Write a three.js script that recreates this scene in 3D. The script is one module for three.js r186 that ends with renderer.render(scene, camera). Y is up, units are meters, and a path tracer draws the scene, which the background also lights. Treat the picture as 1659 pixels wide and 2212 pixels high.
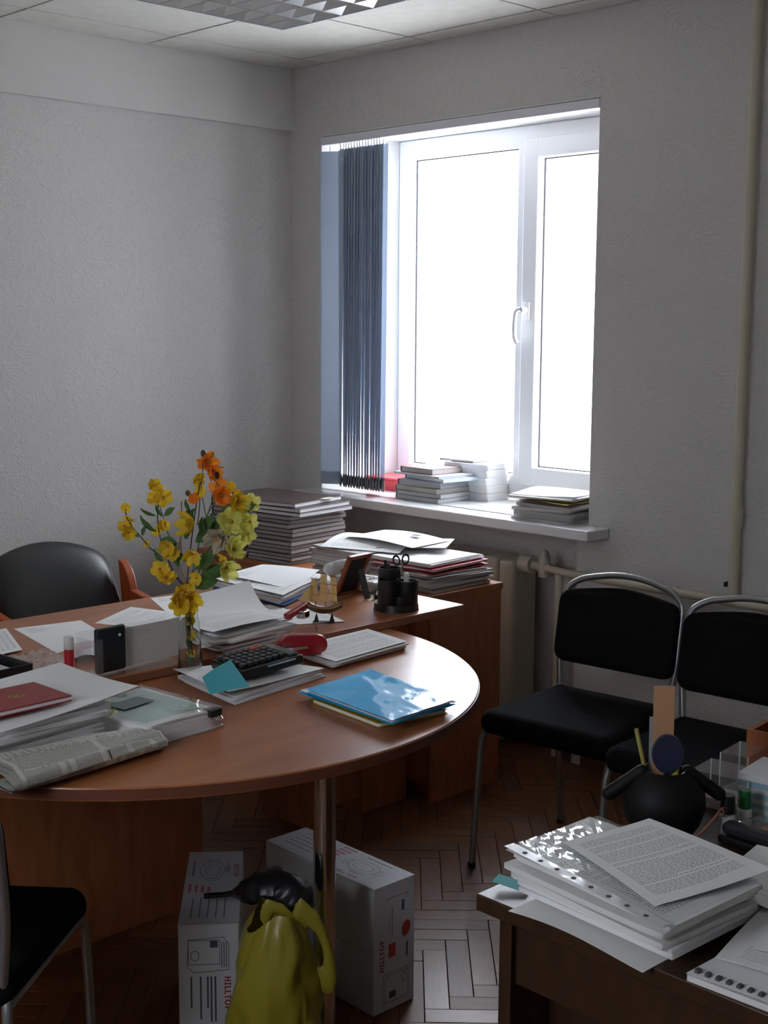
import * as THREE from 'three';
import { RoundedBoxGeometry } from 'three/addons/geometries/RoundedBoxGeometry.js';
import { mergeGeometries as mergeRaw } from 'three/addons/utils/BufferGeometryUtils.js';
import { RectAreaLightUniformsLib } from 'three/addons/lights/RectAreaLightUniformsLib.js';
import { ImprovedNoise } from 'three/addons/math/ImprovedNoise.js';

// ---------- camera, sky, window daylight, exposure ----------
const scene = new THREE.Scene();
const camera = new THREE.PerspectiveCamera(42.06, 1659 / 2212, 0.05, 100);
camera.position.set(4.336, 1.552, 3.684);
camera.rotation.set(-0.14094, 0.79939, 0.00596, 'YXZ');
scene.add(camera);
const renderer = new THREE.WebGLRenderer();
renderer.toneMapping = THREE.LinearToneMapping;
renderer.toneMappingExposure = 1.28;
renderer.shadowMap.enabled = true;
const SKY = 13, AREA = 3.6, AREA2 = 2.2, TINT = [0.89, 0.95, 1.05];
// overcast sky: three times as bright overhead as at the horizon, the same all round
{
  const w = 64, h = 128, d = new Float32Array(w * h * 4);
  for (let j = 0; j < h; j++) { const e = ((j + 0.5) / h - 0.5) * Math.PI, l = e > 0 ? (1 + 2 * Math.sin(e)) / 3 : 0.33; for (let i = 0; i < w; i++) { const o = (j * w + i) * 4; for (let k = 0; k < 3; k++) d[o + k] = l * TINT[k]; d[o + 3] = 1; } }
  const t = new THREE.DataTexture(d, w, h, THREE.RGBAFormat, THREE.FloatType); t.mapping = THREE.EquirectangularReflectionMapping; t.magFilter = THREE.LinearFilter; t.colorSpace = THREE.LinearSRGBColorSpace; t.needsUpdate = true;
  scene.background = t; scene.backgroundIntensity = SKY;
}
RectAreaLightUniformsLib.init();
const daylight = new THREE.RectAreaLight(new THREE.Color().setRGB(...TINT), AREA, 1.16, 1.4);
daylight.name = 'window_daylight';
daylight.position.set(0.868, 1.58, -0.42);
daylight.lookAt(0.868, 1.58, 3);
scene.add(daylight);

const daylight2 = new THREE.RectAreaLight(new THREE.Color().setRGB(...TINT), AREA2, 0.6, 1.0);
daylight2.name = 'second_window_daylight';
daylight2.position.set(3.0, 1.75, 4.59);
daylight2.lookAt(3.0, 1.75, 0);
scene.add(daylight2);

// ---------- helpers ----------
const mergeGeometries = (list) => mergeRaw(list.map((g) => { const q = g.index ? g.toNonIndexed() : g; for (const k of Object.keys(q.attributes)) if (!['position', 'normal', 'uv'].includes(k)) q.deleteAttribute(k); q.morphAttributes = {}; if (!q.attributes.uv) q.setAttribute('uv', new THREE.Float32BufferAttribute(new Float32Array(q.attributes.position.count * 2), 2)); if (!q.attributes.normal) q.computeVertexNormals(); q.clearGroups(); return q; }));
let seed = 12345;
const rnd = () => { seed = (seed + 0x6D2B79F5) | 0; let t = Math.imul(seed ^ (seed >>> 15), 1 | seed); t = (t + Math.imul(t ^ (t >>> 7), 61 | t)) ^ t; return ((t ^ (t >>> 14)) >>> 0) / 4294967296; };
const rr = (a, b) => a + (b - a) * rnd();
const noise = new ImprovedNoise();
const V3 = (x, y, z) => new THREE.Vector3(x, y, z);
const used = new Map();
function numbered(n) { const k = used.get(n) ?? 0; used.set(n, k + 1); return k ? `${n}_${String(k).padStart(3, '0')}` : n; }
const bases = new WeakMap();
// a thing: a group standing at its base; parts are given in world metres and moved to the base
function thing(name, label, category, base = [0, 0, 0], group, turn = 0) {
  const g = new THREE.Group(); g.name = numbered(name); g.position.set(...base); g.rotation.y = turn;
  g.userData = { label, category }; if (group) g.userData.group = group;
  bases.set(g, base); scene.add(g); return g;
}
function part(name, geo, mat, parent, label) {   // geometry in the parent's own axes
  const m = new THREE.Mesh(geo, mat); m.name = name; m.castShadow = m.receiveShadow = true;
  if (label) m.userData.label = label; parent.add(m); return m;
}
function wpart(name, geo, mat, parent, label) {  // geometry in world metres
  const b = bases.get(parent) ?? [0, 0, 0]; geo.translate(-b[0], -b[1], -b[2]);
  const m = part(name, geo, mat, parent, label); bases.set(m, b); return m;
}
function single(name, geo, mat, label, category, base, group) {  // a thing that is one mesh, geometry in world metres
  geo.translate(-base[0], -base[1], -base[2]);
  const m = new THREE.Mesh(geo, mat); m.name = numbered(name); m.position.set(...base); m.castShadow = m.receiveShadow = true;
  m.userData = { label, category }; if (group) m.userData.group = group; scene.add(m); return m;
}
function structure(name, label, category) { const g = new THREE.Group(); g.name = name; g.userData = { label, category, kind: 'structure' }; bases.set(g, [0, 0, 0]); scene.add(g); return g; }
// uv in metres from position and face direction
function uvm(geo, s = 1) {
  const g = geo.index ? geo.toNonIndexed() : geo; const p = g.attributes.position, uv = new Float32Array(p.count * 2);
  const a = V3(), b = V3(), c = V3();
  for (let i = 0; i < p.count; i += 3) {
    a.fromBufferAttribute(p, i); b.fromBufferAttribute(p, i + 1); c.fromBufferAttribute(p, i + 2);
    const n = b.clone().sub(a).cross(c.clone().sub(a)); const ax = Math.abs(n.x), ay = Math.abs(n.y), az = Math.abs(n.z);
    [a, b, c].forEach((q, k) => { const [u, v] = ay >= ax && ay >= az ? [q.x, q.z] : ax >= az ? [q.z, q.y] : [q.x, q.y]; uv[(i + k) * 2] = u * s; uv[(i + k) * 2 + 1] = v * s; });
  }
  g.setAttribute('uv', new THREE.BufferAttribute(uv, 2)); return g;
}
const bx = (x0, x1, y0, y1, z0, z1) => uvm(new THREE.BoxGeometry(x1 - x0, y1 - y0, z1 - z0).translate((x0 + x1) / 2, (y0 + y1) / 2, (z0 + z1) / 2));
const rbx = (x0, x1, y0, y1, z0, z1, r = 0.004, s = 2) => uvm(new RoundedBoxGeometry(x1 - x0, y1 - y0, z1 - z0, s, r).translate((x0 + x1) / 2, (y0 + y1) / 2, (z0 + z1) / 2));
// rounded box given by centre, sizes and turn about y
const rbc = (cx, y0, cz, w, h, d, turn = 0, r = 0.003) => new RoundedBoxGeometry(w, h, d, 2, Math.min(r, w / 2.01, h / 2.01, d / 2.01)).rotateY(turn).translate(cx, y0 + h / 2, cz);
const cyl = (x, y0, y1, z, r0, r1 = r0, n = 20) => new THREE.CylinderGeometry(r1, r0, y1 - y0, n).translate(x, (y0 + y1) / 2, z);
function prism(pts, y0, y1) {  // polygon in x,z raised from y0 to y1
  const s = new THREE.Shape(pts.map(([x, z]) => new THREE.Vector2(x, -z)));
  return uvm(new THREE.ExtrudeGeometry(s, { depth: y1 - y0, bevelEnabled: false }).rotateX(-Math.PI / 2).translate(0, y0, 0));
}
function rounded(points, rad, n = 5) {  // polyline with filleted corners
  const out = [points[0].clone()];
  for (let i = 1; i < points.length - 1; i++) {
    const p = points[i], a = points[i - 1].clone().sub(p), b = points[i + 1].clone().sub(p);
    const r = Math.min(rad, a.length() * 0.48, b.length() * 0.48); const pa = p.clone().add(a.setLength(r)), pb = p.clone().add(b.setLength(r));
    for (let k = 0; k <= n; k++) { const t = k / n; out.push(pa.clone().multiplyScalar((1 - t) ** 2).add(p.clone().multiplyScalar(2 * t * (1 - t))).add(pb.clone().multiplyScalar(t * t))); }
  }
  out.push(points[points.length - 1].clone()); return out;
}
class Poly extends THREE.Curve {
  constructor(p) { super(); this.p = p; this.l = [0]; for (let i = 1; i < p.length; i++) this.l.push(this.l[i - 1] + p[i].distanceTo(p[i - 1])); }
  getPoint(t, o = V3()) { const L = this.l[this.l.length - 1] * t; let i = 1; while (i < this.l.length - 1 && this.l[i] < L) i++; const f = (L - this.l[i - 1]) / Math.max(1e-9, this.l[i] - this.l[i - 1]); return o.copy(this.p[i - 1]).lerp(this.p[i], f); }
}
const tube = (pts, r, rad = 0.05, seg = 40, n = 10) => new THREE.TubeGeometry(new Poly(rounded(pts.map((p) => V3(...p)), rad)), seg, r, n, false);
const smooth = (pts, r, seg = 24, n = 8) => new THREE.TubeGeometry(new THREE.CatmullRomCurve3(pts.map((p) => V3(...p))), seg, r, n, false);
// sheet of paper: four corners in x,z (order round the edge), height y plus lift(u,v), real thickness
function sheet(P, y, t = 0.0004, lift = null, nu = 10, nv = 10) {
  const top = [], uv = [], idx = []; const [A, B, C, D] = P; const W = nu + 1;
  for (let j = 0; j <= nv; j++) for (let i = 0; i <= nu; i++) {
    const u = i / nu, v = j / nv; const q = [0, 1].map((k) => (A[k] * (1 - u) + B[k] * u) * (1 - v) + (D[k] * (1 - u) + C[k] * u) * v);
    let d = lift ? lift(u, v) : 0; if (!Array.isArray(d)) d = [0, d, 0];
    top.push([q[0] + d[0], y + t + d[1], q[1] + d[2]]); uv.push(u, 1 - v);
  }
  const N = top.length; const pos = []; for (const p of top) pos.push(...p); for (const p of top) pos.push(p[0], p[1] - t, p[2]);
  const up = (B[0] - A[0]) * (D[1] - A[1]) - (B[1] - A[1]) * (D[0] - A[0]) < 0;
  const tri = (a, b, c) => up ? idx.push(a, b, c) : idx.push(a, c, b);
  for (let j = 0; j < nv; j++) for (let i = 0; i < nu; i++) { const a = j * W + i, b = a + 1, c = a + W, d = c + 1; tri(a, b, c); tri(b, d, c); tri(a + N, c + N, b + N); tri(b + N, c + N, d + N); }
  const rim = []; for (let i = 0; i < nu; i++) rim.push(i); for (let j = 0; j < nv; j++) rim.push(j * W + nu); for (let i = nu; i > 0; i--) rim.push(nv * W + i); for (let j = nv; j > 0; j--) rim.push(j * W);
  // the rim gets vertices of its own so that edges stay crisp
  const R0 = pos.length / 3; rim.forEach((k, i) => { pos.push(pos[k * 3], pos[k * 3 + 1], pos[k * 3 + 2], pos[(k + N) * 3], pos[(k + N) * 3 + 1], pos[(k + N) * 3 + 2]); uv.push(0, 0); });
  const uv2 = uv.slice(0, N * 2); const UV = [...uv2, ...uv2]; for (let i = 0; i < rim.length; i++) UV.push(0.01, 0.01, 0.01, 0.012);
  for (let i = 0; i < rim.length; i++) { const k = (i + 1) % rim.length; const a = R0 + i * 2, b = R0 + k * 2; tri(a, a + 1, b); tri(b, a + 1, b + 1); }
  const g = new THREE.BufferGeometry(); g.setAttribute('position', new THREE.Float32BufferAttribute(pos, 3)); g.setAttribute('uv', new THREE.Float32BufferAttribute(UV, 2)); g.setIndex(idx); g.computeVertexNormals(); return g;
}
const quadAt = (cx, cz, w, d, turn) => { const c = Math.cos(turn), s = Math.sin(turn); return [[-w / 2, -d / 2], [w / 2, -d / 2], [w / 2, d / 2], [-w / 2, d / 2]].map(([x, z]) => [cx + x * c + z * s, cz - x * s + z * c]); };
const mid = (P) => [P.reduce((a, p) => a + p[0], 0) / P.length, P.reduce((a, p) => a + p[1], 0) / P.length];
const jitter = (P, turn, dx, dz, k = 1) => { const [cx, cz] = mid(P); const c = Math.cos(turn), s = Math.sin(turn); return P.map(([x, z]) => [cx + ((x - cx) * c + (z - cz) * s) * k + dx, cz + (-(x - cx) * s + (z - cz) * c) * k + dz]); };

// ---------- textures ----------
function dataTex(n, m, f, srgb) {
  const d = new Uint8Array(n * m * 4); for (let j = 0; j < m; j++) for (let i = 0; i < n; i++) { const c = f(i / n, j / m, i, j); const o = (j * n + i) * 4; for (let k = 0; k < 3; k++) d[o + k] = Math.max(0, Math.min(255, Math.round(255 * (Array.isArray(c) ? c[k] : c)))); d[o + 3] = 255; }
  const t = new THREE.DataTexture(d, n, m); t.wrapS = t.wrapT = THREE.RepeatWrapping; t.magFilter = THREE.LinearFilter; t.minFilter = THREE.LinearMipmapLinearFilter; t.generateMipmaps = true; if (srgb) t.colorSpace = THREE.SRGBColorSpace; t.needsUpdate = true; return t;
}
function canvasTex(w, h, draw) { const c = document.createElement('canvas'); c.width = w; c.height = h; const x = c.getContext('2d'); draw(x, w, h); const t = new THREE.CanvasTexture(c); t.colorSpace = THREE.SRGBColorSpace; t.wrapS = t.wrapT = THREE.ClampToEdgeWrapping; return t; }
// noise that repeats over the unit square
const pn = (u, v, f, z = 0) => { const a = u * f, b = v * f; const w = (x, y) => noise.noise(x, y, z); return (w(a, b) * (1 - u) + w(a - f, b) * u) * (1 - v) + (w(a, b - f) * (1 - u) + w(a - f, b - f) * u) * v; };
const rep = (t, x, y = x) => { const c = t.clone(); c.repeat.set(x, y); c.needsUpdate = true; return c; };
// embossed wallpaper: short curling ridges
const wallBump = dataTex(512, 512, (u, v) => {
  const wx = pn(u, v, 9, 3) * 0.07, wy = pn(u, v, 9, 7) * 0.07; const a = pn((u + wx + 1) % 1, (v + wy + 1) % 1, 22, 1), b = pn((u + wy + 1) % 1, (v + wx + 1) % 1, 38, 5);
  const ridge = Math.exp(-Math.pow(a / 0.07, 2)) * (pn(u, v, 17, 11) > -0.05 ? 1 : 0.15); const fine = Math.exp(-Math.pow(b / 0.1, 2)) * 0.35; return 0.15 + 0.6 * ridge + fine * 0.6;
});
const speckle = dataTex(512, 512, (u, v, i, j) => { const h = Math.sin(i * 12.9898 + j * 78.233) * 43758.5453; const r = h - Math.floor(h); const base = 0.84 + 0.04 * pn(u, v, 12, 2); return r > 0.985 ? [0.55, 0.54, 0.5] : [base, base * 0.99, base * 0.95]; }, true);
function woodTex(c0, c1, fx, fy, z) { return dataTex(512, 512, (u, v) => { const g = 0.5 + 0.5 * pn(u, v * 0.999, fy, z) * 1.2; const s = pn(u, (v * fx) % 1, 40, z + 3) * 0.35 + pn(u, (v * fx * 2) % 1, 90, z + 6) * 0.3; const t = Math.max(0, Math.min(1, g * 0.6 + 0.25 + s)); return c0.map((a, k) => a + (c1[k] - a) * t); }, true); }
const grainTex = (c0, c1, z) => dataTex(256, 512, (u, v) => { const w = pn(u, v, 3, z) * 0.08; const s = 0.5 + 0.8 * pn((u + w + 1) % 1, v * 0.2, 24, z + 1) + 0.35 * pn(u, v * 0.12, 70, z + 2) + 0.3 * pn(u, v, 4, z + 5); const t = Math.max(0, Math.min(1, s)); return c0.map((a, k) => a + (c1[k] - a) * t); }, true);
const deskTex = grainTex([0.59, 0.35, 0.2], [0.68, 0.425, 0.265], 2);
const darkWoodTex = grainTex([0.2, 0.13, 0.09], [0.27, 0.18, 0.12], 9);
const plankTex = [0, 1, 2].map((k) => grainTex([0.36, 0.22, 0.12], [0.52, 0.34, 0.2], 20 + k * 7));
// unreadable lines of print
function printTex(kind, k) {
  return canvasTex(360, 512, (x, w, h) => {
    let s = 77 + k * 31; const r = () => (s = (s * 16807) % 2147483647) / 2147483647;
    x.fillStyle = kind === 'news' ? '#d2d0c8' : '#f2f2f0'; x.fillRect(0, 0, w, h); x.fillStyle = kind === 'news' ? '#5f5f5f' : '#5d6169';
    if (kind === 'news') { for (let c = 0; c < 4; c++) for (let y = 16; y < h - 10; y += 5) { if (r() < 0.06) { y += 14; continue; } let p = 10 + c * 87; while (p < 88 + c * 87) { const l = 3 + r() * 9; x.fillRect(p, y, l, 2); p += l + 2; } } x.fillStyle = '#8e9093'; x.fillRect(98, 150, 80, 90); x.fillStyle = '#3a3a3a'; x.fillRect(10, 6, 90, 5); x.fillRect(185, 300, 70, 5); return; }
    if (kind === 'blank') { for (let y = 40; y < 130; y += 14) x.fillRect(40, y, 60 + r() * 90, 1.5); return; }
    if (kind === 'table') { x.strokeStyle = '#8a8c92'; x.lineWidth = 1; for (let y = 60; y < h - 60; y += 22) { x.strokeRect(30, y, 300, 22); for (let p = 36; p < 320; p += 40) if (r() < 0.8) x.fillRect(p, y + 9, 12 + r() * 18, 3); } for (const p of [90, 170, 250]) x.fillRect(p, 60, 1, h - 130); return; }
    const dy = kind === 'dense' ? 9 : 13; for (let y = 44; y < h - 40; y += dy) { if (r() < 0.05) continue; const end = r() < 0.12 ? 120 + r() * 150 : 326; let p = 34; while (p < end) { const l = 4 + r() * 16; x.fillRect(p, y, Math.min(l, end - p), 2.2); p += l + 4; } }
  });
}
const TX = { text: printTex('text', 1), text2: printTex('text', 4), dense: printTex('dense', 2), blank: printTex('blank', 3), table: printTex('table', 5), news: printTex('news', 6) };

// ---------- materials ----------
const M = (o) => new THREE.MeshPhysicalMaterial(o);
const C = (r, g, b) => new THREE.Color().setRGB(r, g, b);
const wallMat = M({ color: C(0.64, 0.617, 0.598), roughness: 0.95, specularIntensity: 0.2, bumpMap: rep(wallBump, 2.6), bumpScale: 0.0014 });
const upperWallMat = M({ color: C(0.64, 0.617, 0.598), roughness: 0.95, specularIntensity: 0.2, bumpMap: rep(wallBump, 4), bumpScale: 0.0005 });
const plaster = M({ color: C(0.72, 0.71, 0.69), roughness: 0.8 });
const tileMat = M({ map: rep(speckle, 1.6), roughness: 0.9 });
const gridMat = M({ color: C(0.36, 0.35, 0.33), roughness: 0.6 });
const pvc = M({ color: C(0.88, 0.88, 0.88), roughness: 0.3 });
const gasket = M({ color: C(0.05, 0.05, 0.05), roughness: 0.7 });
const glass = M({ color: C(1, 1, 1), roughness: 0, transmission: 1, thickness: 0, ior: 1.5 });
const sillMat = M({ color: C(0.7, 0.7, 0.7), roughness: 0.13 });
const pipeMat = M({ color: C(0.6, 0.55, 0.42), roughness: 0.45 });
const radMat = M({ color: C(0.6, 0.57, 0.48), roughness: 0.45 });
const deskMat = M({ map: rep(deskTex, 1.2, 1.2), roughness: 0.3 });
const deskEdge = M({ color: C(0.16, 0.055, 0.03), roughness: 0.4 });
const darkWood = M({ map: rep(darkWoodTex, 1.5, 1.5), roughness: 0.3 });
const cabMat = M({ map: rep(deskTex, 1.5, 1.5), roughness: 0.5 });
const chrome = M({ color: C(0.75, 0.75, 0.77), roughness: 0.12, metalness: 1 });
const greyTube = M({ color: C(0.35, 0.35, 0.36), roughness: 0.35, metalness: 0.8 });
const blackFabric = M({ color: C(0.008, 0.008, 0.009), roughness: 1, specularIntensity: 0.25 });
const leather = M({ color: C(0.02, 0.02, 0.019), roughness: 0.42 });
const orangeWood = M({ map: rep(deskTex, 2, 2), color: C(1.0, 0.55, 0.32), roughness: 0.35 });
const blackPlastic = M({ color: C(0.012, 0.012, 0.013), roughness: 0.35 });
const mattBlack = M({ color: C(0.015, 0.015, 0.017), roughness: 0.7 });
const paper = M({ color: C(0.83, 0.83, 0.84), roughness: 0.85 });
const paperTones = [[0.83, 0.83, 0.84], [0.78, 0.77, 0.75], [0.86, 0.86, 0.87], [0.72, 0.71, 0.7]].map((c) => M({ color: C(...c), roughness: 0.88 }));
const P = Object.fromEntries(Object.entries(TX).map(([k, t]) => [k, M({ map: t, color: C(0.93, 0.93, 0.94), roughness: 0.85 })]));
const clearPlastic = M({ color: C(0.97, 0.98, 0.98), roughness: 0.06, transmission: 0.96, thickness: 0, ior: 1.4, specularIntensity: 0.7 });
// ---------- the room ----------
const RX = 5.0, RZ = 4.4, H = 2.58;
// left wall, its upper beam standing 3 cm proud
const wallL = structure('wall_left', 'light wallpapered side wall with an embossed pattern', 'wall');
wpart('wall_face', bx(-0.25, -0.03, -0.02, 2.336, -0.5, RZ + 0.2), wallMat, wallL);
wpart('beam', bx(-0.25, 0, 2.336, H + 0.1, -0.5, RZ + 0.2), upperWallMat, wallL);
const wallR = structure('wall_right', 'plain wall on the far side of the room', 'wall');
wpart('wall_face', bx(RX, RX + 0.2, -0.02, H + 0.1, -0.5, RZ), wallMat, wallR);
// wall behind the viewer with a small second window
const wallB = structure('wall_back', 'wall behind the viewer with a small second window', 'wall');
const W2 = { x0: 2.65, x1: 3.35, y0: 1.2, y1: 2.3 };
wpart('wall_face', mergeGeometries([bx(-0.25, W2.x0, -0.02, H + 0.1, RZ, RZ + 0.2), bx(W2.x1, RX + 0.2, -0.02, H + 0.1, RZ, RZ + 0.2), bx(W2.x0, W2.x1, -0.02, W2.y0, RZ, RZ + 0.2), bx(W2.x0, W2.x1, W2.y1, H + 0.1, RZ, RZ + 0.2)]), wallMat, wallB);
const win2 = structure('window_2', 'small white window in the wall behind the viewer', 'window');
{
  const { x0, x1, y0, y1 } = W2, z0 = RZ + 0.1, z1 = RZ + 0.16;
  wpart('frame', mergeGeometries([rbx(x0, x0 + 0.05, y0, y1, z0, z1), rbx(x1 - 0.05, x1, y0, y1, z0, z1), rbx(x0, x1, y0, y0 + 0.05, z0, z1), rbx(x0, x1, y1 - 0.05, y1, z0, z1)]), pvc, win2);
  wpart('pane', new THREE.PlaneGeometry(x1 - x0 - 0.1, y1 - y0 - 0.1).translate((x0 + x1) / 2, (y0 + y1) / 2, RZ + 0.13), glass, win2);
}
// window wall with splayed opening and a radiator niche below
const wallW = structure('wall_window', 'grey wallpapered wall with the window and radiator niche', 'wall');
const OX0 = 0.168, OX1 = 1.568, FX0 = 0.295, FX1 = 1.441, OY0 = 0.828, OY1 = 2.303, FZ = -0.32, WZ = -0.5;
wpart('wall_face', prism([[-0.03, 0], [OX0, 0], [FX0, FZ], [FX0, WZ], [-0.03, WZ]], -0.02, H + 0.1), wallMat, wallW);
wpart('wall_face', prism([[OX1, 0], [RX, 0], [RX, WZ], [FX1, WZ], [FX1, FZ]], -0.02, H + 0.1), wallMat, wallW);
wpart('lintel', prism([[OX0, 0], [OX1, 0], [FX1, FZ], [FX1, WZ], [FX0, WZ], [FX0, FZ]], OY1, H + 0.1), wallMat, wallW);
wpart('niche_back', prism([[OX0, -0.14], [1.515, -0.14], [1.515, 0], [OX1, 0], [FX1, FZ], [FX1, WZ], [FX0, WZ], [FX0, FZ]], -0.02, OY0), wallMat, wallW);
// smooth plaster on the reveals
const rev = (a, b) => { const n = new THREE.Vector2(b[1] - a[1], a[0] - b[0]).normalize().multiplyScalar(0.004); return prism([a, b, [b[0] + n.x, b[1] + n.y], [a[0] + n.x, a[1] + n.y]], OY0 + 0.03, OY1); };
wpart('reveal', rev([FX0, FZ], [OX0 + 0.001, -0.001]), plaster, wallW);
wpart('reveal', rev([OX1 - 0.001, -0.001], [FX1, FZ]), plaster, wallW);
wpart('soffit', prism([[OX0 + 0.001, -0.001], [OX1 - 0.001, -0.001], [FX1, FZ], [FX0, FZ]], OY1 - 0.006, OY1), plaster, wallW);
const baseMat = M({ color: C(0.12, 0.06, 0.03), roughness: 0.5 });
for (const [n, g] of [['baseboard_left', bx(-0.03, -0.012, 0, 0.07, 0, RZ)], ['baseboard_window', bx(1.568, RX, 0, 0.07, 0, 0.018)]]) { const b = structure(n, 'brown wooden skirting board', 'baseboard'); wpart('board', g, baseMat, b); }

// ceiling of 60 cm tiles hung in a metal grid
const ceil = structure('ceiling', 'suspended ceiling of speckled tiles', 'ceiling');
wpart('slab', bx(-0.25, RX + 0.2, H + 0.03, H + 0.1, -0.5, RZ + 0.2), plaster, ceil);
const cellsX = [0, 0.19], cellsZ = [0, 0.123]; while (cellsX.at(-1) < RX) cellsX.push(cellsX.at(-1) + 0.6); while (cellsZ.at(-1) < RZ) cellsZ.push(cellsZ.at(-1) + 0.6);
for (let i = 0; i < cellsX.length - 1; i++) for (let j = 0; j < cellsZ.length - 1; j++) {
  const x0 = cellsX[i], x1 = Math.min(cellsX[i + 1], RX), z0 = cellsZ[j], z1 = Math.min(cellsZ[j + 1], RZ); if (x1 - x0 < 0.02 || z1 - z0 < 0.02) continue;
  const dy = rr(-0.0012, 0.0012); wpart('ceiling_tile', bx(x0 + 0.005, x1 - 0.005, H + dy, H + 0.016 + dy, z0 + 0.005, z1 - 0.005), tileMat, ceil);
}
wpart('grid_backing', bx(0, RX, H + 0.014, H + 0.03, 0, RZ), gridMat, ceil);
for (const x of cellsX.slice(1)) if (x < RX) wpart('grid_bar', bx(x - 0.0115, x + 0.0115, H + 0.003, H + 0.012, 0, RZ), gridMat, ceil);
for (const z of cellsZ.slice(1)) if (z < RZ) wpart('grid_bar', bx(0, RX, H + 0.003, H + 0.012, z - 0.0115, z + 0.0115), gridMat, ceil);

// herringbone parquet: the planks in view one by one, the rest joined
const floor = structure('floor', 'worn brown herringbone parquet', 'floor');
wpart('subfloor', bx(-0.25, RX + 0.2, -0.1, -0.012, -0.2, RZ + 0.2), M({ color: C(0.03, 0.02, 0.015), roughness: 0.9 }), floor);
{
  const W = 0.058, L = 5, s2 = Math.SQRT1_2; const mats = [];
  for (let k = 0; k < 6; k++) mats.push(M({ map: plankTex[k % 3], color: C(...[[0.9, 0.9, 0.9], [0.72, 0.7, 0.68], [1, 0.95, 0.9], [0.8, 0.74, 0.7], [0.95, 0.88, 0.8], [0.66, 0.62, 0.6]][k]), roughness: [0.36, 0.42, 0.39, 0.45, 0.34, 0.4][k] }));
  const gg = new RoundedBoxGeometry(W - 0.0016, 0.012, W * L - 0.0016, 1, 0.0009); const planks = [];
  for (let a = -260; a < 260; a++) for (let b = -26; b < 26; b++) for (const v of [0, 1]) {
    const ou = a + b * L, ov = a - b * L; const cu = v ? ou + 2 * L - 0.5 : ou + L / 2, cv = v ? ov + L / 2 : ov + 0.5;
    const u = cu * W, w = cv * W; const x = 2.4 + (u - w) * s2, z = 1.5 + (u + w) * s2; if (x < -0.15 || x > RX + 0.15 || z < -0.15 || z > RZ + 0.15) continue;
    const seen = Math.min(Math.hypot((x - 2.45) / 0.75, (z - 1.45) / 0.85), Math.hypot((x - 1.75) / 0.5, (z - 0.75) / 0.6), Math.hypot((x - 2.0) / 0.5, (z - 2.2) / 0.35) + 0.2);
    planks.push({ x, z, turn: v ? Math.PI / 4 : -Math.PI / 4, seen, y: rr(-0.0007, 0.0004), tilt: rr(-0.0025, 0.0025), k: Math.floor(rnd() * 6) });
  }
  planks.sort((p, q) => p.seen - q.seen); const rest = [[], []];
  planks.forEach((p, n) => {
    const m4 = new THREE.Matrix4().makeRotationFromEuler(new THREE.Euler(p.tilt, p.turn, p.tilt * 0.7, 'YXZ')).setPosition(p.x, -0.006 + p.y, p.z);
    if (n < 290) { const m = part('plank', gg, mats[p.k], floor); m.applyMatrix4(m4); } else rest[p.k % 2].push((globalThis.simpleP ??= new THREE.BoxGeometry(W - 0.0016, 0.012, W * L - 0.0016)).clone().applyMatrix4(m4));
  });
  rest.forEach((r, i) => { const m = part('parquet_beyond', mergeGeometries(r), mats[i], floor); m.userData.kind = 'stuff'; });
}

// ---------- window ----------
const win = structure('window_1', 'white plastic window with a fixed pane and a tilting sash', 'window');
const barX = (x0, x1, y0, y1, z0, z1) => rbx(x0, x1, y0, y1, z0, z1, 0.006);
const fz0 = -0.4, fz1 = -0.32, GX = 0.942, MX = 1.0, fy0 = 0.868, fy1 = 2.297;
wpart('frame', mergeGeometries([barX(FX0, 0.37, fy0, fy1, fz0, fz1), barX(FX1 - 0.075, FX1, fy0, fy1, fz0, fz1), barX(0.36, FX1 - 0.07, 2.218, fy1, fz0, fz1), barX(0.36, FX1 - 0.07, fy0, 0.963, fz0, fz1), barX(GX, MX, 0.95, 2.23, fz0, fz1)]), pvc, win);
const sash = wpart('sash', mergeGeometries([barX(0.985, 1.056, 0.93, 2.245, fz0 + 0.01, fz1 + 0.018), barX(FX1 - 0.11, FX1 - 0.05, 0.93, 2.245, fz0 + 0.01, fz1 + 0.018), barX(1.05, FX1 - 0.1, 2.171, 2.245, fz0 + 0.01, fz1 + 0.018), barX(1.05, FX1 - 0.1, 0.93, 1.001, fz0 + 0.01, fz1 + 0.018)]), pvc, win);
const seal = (x0, x1, y0, y1, z) => mergeGeometries([bx(x0, x0 + 0.004, y0, y1, z, z + 0.006), bx(x1 - 0.004, x1, y0, y1, z, z + 0.006), bx(x0, x1, y0, y0 + 0.004, z, z + 0.006), bx(x0, x1, y1 - 0.004, y1, z, z + 0.006)]);
wpart('seal', seal(0.37, GX, 0.963, 2.218, -0.356), gasket, win); wpart('seal', seal(1.056, FX1 - 0.11, 1.001, 2.171, -0.346), gasket, win);
wpart('pane', new THREE.PlaneGeometry(GX - 0.37, 2.218 - 0.963).translate((GX + 0.37) / 2, (2.218 + 0.963) / 2, -0.362), glass, win);
wpart('pane', new THREE.PlaneGeometry(FX1 - 0.11 - 1.056, 2.171 - 1.001).translate((FX1 - 0.11 + 1.056) / 2, (2.171 + 1.001) / 2, -0.352), glass, win);
const hd = wpart('handle', mergeGeometries([rbx(1.003, 1.033, 1.565, 1.635, -0.303, -0.292, 0.004), cyl(0, 0, 0.035, 0, 0.011).rotateX(Math.PI / 2).translate(1.018, 1.605, -0.295), smooth([[1.018, 1.607, -0.262], [1.004, 1.602, -0.256], [0.996, 1.56, -0.254], [0.996, 1.5, -0.256], [1.006, 1.478, -0.258]], 0.0095, 20, 10)].map((g) => g.index ? g.toNonIndexed() : g)), pvc, win, 'white lever handle');
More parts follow.
